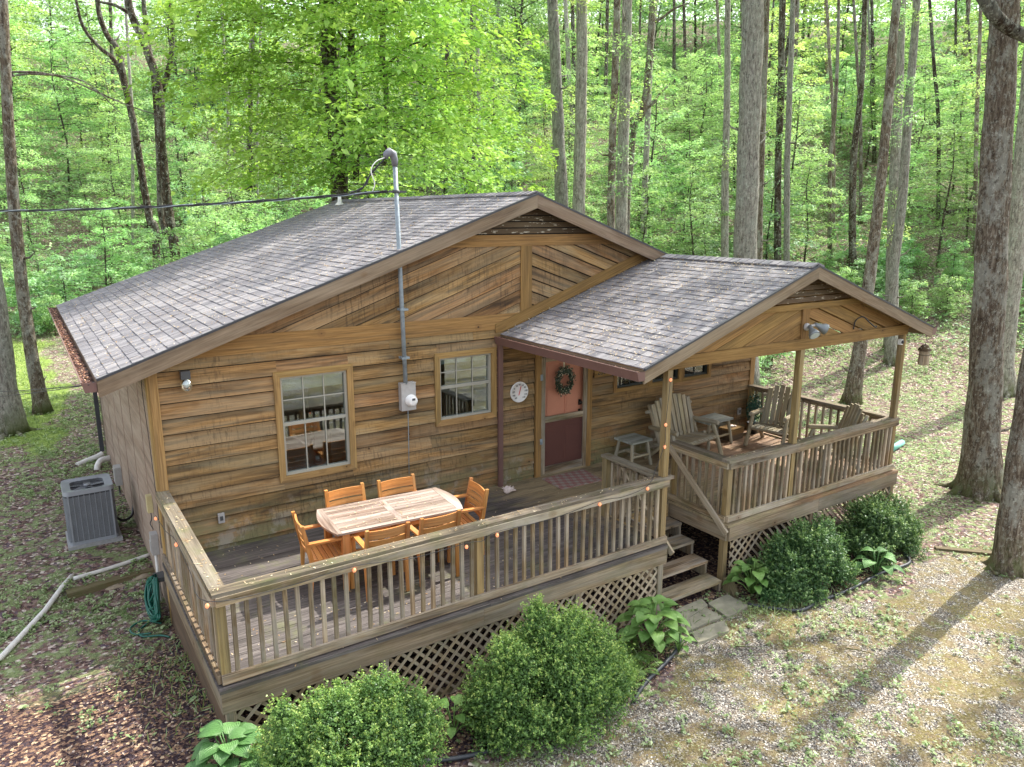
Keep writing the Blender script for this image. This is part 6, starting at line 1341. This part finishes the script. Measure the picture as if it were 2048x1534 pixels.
# leafy side shoots on the nearer trunks
TR_ = [o for o in bpy.data.objects if o.get('category') == 'tree' and o.get('group') == 'tall trees around the cabin']
for (key, s_, lst) in (('ivy', 23, ((1250, 120), (1246, 250), (1244, 330), (1243, 400))), ('crooked', 26, ((1300, 30), (1290, 150), (1270, 290), (1310, 200))), ('kink', 27, ((1452, 345), (1440, 310))), ('middle trunk of the tight', 24.5, ((1785, 230), (1782, 300), (1786, 420), (1780, 500), (1800, 60))), ('right trunk of the tight', 23.5, ((1812, 190), (1822, 60), (1800, 260))), ('big lichened', None, ((1985, 250), (1960, 200), (2000, 340))), ('right one of a pair', 23, ((1166, 30),)), ('dark trunk with a pale twin', 29, ((1566, 190), (1560, 240), (1590, 200), (1552, 300)))):
    o_ = [t for t in TR_ if key in t['label']][0]; so_ = s_ or s_h(o_.location)-.5
    for k, (u_, v_) in enumerate(lst):
        p = wp(u_, v_, so_-.3)-o_.location; q_ = link('foliage', SPR[(k+len(key)) % 3], o_, p); q_.rotation_euler.z = k*2.1; q_.scale = (random.uniform(.55, 1.0),)*3
# undergrowth: fill the hillside with saplings and shrubs
def place(n, s0, s1, l0, l1, kinds, sc0, sc1, name, cat, lab, grp, cond=None, mind=1.3):
    c = 0; tries = 0
    while c < n and tries < n*40:
        tries += 1; s_ = random.uniform(s0, s1); u_ = random.uniform(-80, 2130) if l0 is None else random.uniform(l0, l1); l_ = (u_-1024)/FPX*s_
        x_, y_ = -1.191+s_*.5504+l_*.8349, -9.825+s_*.8349-l_*.5504
        if -2.5 < x_ < W+2.5 and -5 < y_ < 10.4: continue
        if cond and not cond(x_, y_, s_, l_, u_): continue
        if any((x_-a)**2+(y_-b)**2 < mind*mind for a, b in occupied): continue
        occupied.append((x_, y_)); k_ = random.choice(kinds); sapling(x_, y_, k_, random.uniform(sc0, sc1), lab, grp, name, cat); c += 1
notlawn = lambda x, y, s, l, u: not (u < 330 and s < 30.5)
place(34, 27.5, 33, None, None, (0, 1, 2, 1), .7, 1.05, 'sapling', 'sapling', 'leafy green sapling in the layered undergrowth at the foot of the hill', 'saplings on the wooded hillside', lambda x, y, s, l, u: notlawn(x, y, s, l, u) and not (u > 1560 and s < 30))
place(95, 32, 48, None, None, (0, 1, 2, 3, 1, 0), .8, 1.2, 'sapling', 'sapling', 'pale spring-green sapling among the trunks on the hillside', 'saplings on the wooded hillside', mind=1.5)
place(90, 46, 80, None, None, (0, 1, 3, 1), 1.2, 2.0, 'young_tree', 'tree', 'young leafy tree high on the hillside', 'young trees high on the hill', mind=2.6)
place(46, 21, 31, 1250, 2120, (4, 5, 5), .6, 1.1, 'bush', 'bush', 'low leafy bush in the undergrowth right of the cabin', 'bushes at the foot of the slope', lambda x, y, s, l, u: (s > 26 or u < 1560) and s > 20+(2048-u)/700, mind=1.0)
place(34, 29.5, 36, -60, 900, (4, 5, 4), .8, 1.4, 'bush', 'bush', 'pale broad-leaved bush at the edge of the back lawn', 'bushes along the back of the lawn', mind=1.2)
place(20, 20.5, 25, 330, 1050, (5, 4, 0), .7, 1.0, 'bush', 'bush', 'bright green bush just behind the main roof', 'bushes behind the main roof', mind=1.2)
# thin far trunks
for k in range(36):
    u_ = random.uniform(-20, 2070); s_ = random.uniform(32, 58); w_ = random.uniform(5, 10); ln = random.uniform(-25, 25)
    T_('tree', 'thin distant '+random.choice(('straight', 'leaning'))+' trunk '+[n_ for (m_, n_) in COLS_ if u_ < m_][0], s_, [[(u_+ln, -90, w_*.8), (u_+ln*.4, 120, w_), (u_, 250, w_*1.1)]], random.choice((BK_DARK, BK_BROWN, BK_GREY, BK_DARK)), 'distant trunks on the hillside')
# far woodland reads as one mass
n = 130000; s_ = rng.uniform(62, 120, n)**1.0; u_ = rng.uniform(-250, 2300, n); l_ = (u_-1024)/FPX*s_; nb = 2400
cs = rng.uniform(60, 118, nb); cu = rng.uniform(-200, 2250, nb); cl = (cu-1024)/FPX*cs; cx_, cy_ = -1.191+cs*.5504+cl*.8349, -9.825+cs*.8349-cl*.5504; cz_ = hgt(cx_, cy_)+rng.uniform(.5, 15, nb)
i_ = rng.integers(0, nb, n); d_ = rng.normal(0, 1, (n, 3))*[1.5, 1.5, .55]; C = np.stack([cx_[i_], cy_[i_], cz_[i_]], 1)+d_
tag(link('far_woodland', leaves('far_woodland', C, rng.normal(0, .6, (n, 3))+[0, 0, 1], rng.normal(0, 1, (n, 3)), rng.uniform(.25, .5, n), .2, LF_FAR, np.clip(rng.random(n)*.6+rng.random(nb)[i_]*.4, 0, 1))), 'far leafy canopy of the wooded hill', 'woodland', kind='stuff')
# low plants on the wooded slope
x, y = scat(130000, -35, 60, -5, 75); s = (x+1.19)*.5504+(y+9.83)*.8349; f = fbm(x, y, .3, 71)
keep = visible(x, y) & (s > 24) & (s < 70) & ~((x < 3) & (s < 29)) & (rng.random(len(x)) < np.clip((f-.35)*3, .05, 1)); x, y, s = x[keep], y[keep], s[keep]; n = len(x)
clumps('forest_floor_plants', x, y, 7, rng.uniform(.08, .2, n)*(1+np.clip(s-30, 0, 40)/50), rng.uniform(.15, .6, n), LF_FAR, 'low green plants covering the floor of the wood', 'ground cover', up=.8, hi=3.5)
# high unseen crowns added sunward to dapple the light; each belongs to a trunk
TALL_ = {o.name: o for o in TR_}; used_ = set()
for k, (x_, y_, z_, sc_) in enumerate(((15.5, -3.5, 10, .75), (11.5, -5.2, 10.5, .62), (19, 1.5, 12, .9), (17.5, 6.5, 13, .9), (21, -7, 12, .8), (13.5, 11, 14, .8), (24, 4, 15, .9), (17.5, -9.0, 12.5, .7), (13, -11, 11, .6))):
    near = sorted((o for o in TR_ if o.name not in used_), key=lambda o: (o.location.x-x_)**2+(o.location.y-y_)**2)[0]
    if k in (4, 7, 8):  # whole trees added out of view to shade and dapple the yard
        e = empty('tree', (x_, y_, H(x_, y_)), 0, ['', 'unseen tall tree added for dapple outside the right edge, farther from the cabin', 'unseen tall tree added to shade the gravel, outside the right edge', 'unseen tall tree added for dapple nearest the drive outside the right edge'][{4: 1, 7: 2, 8: 3}[k]], 'tree', 'unseen trees added to dapple the light')
        mb = MB(); mb.tube(catm([(0, 0, -.2), (.1, .1, z_*.5), (0, .1, z_+3)], 5), [.26-.013*j for j in range(11)], 10, wob=.05); mb.build('trunk', BK_BROWN, e); p = Vector((0, 0, z_-H(x_, y_)))
    else: e = near; used_.add(near.name); p = Vector((0, 0, z_-e.location.z))
    o = link('crown', CAN[k % 2], e, p); o.scale = (sc_,)*3; o.rotation_euler.z = k
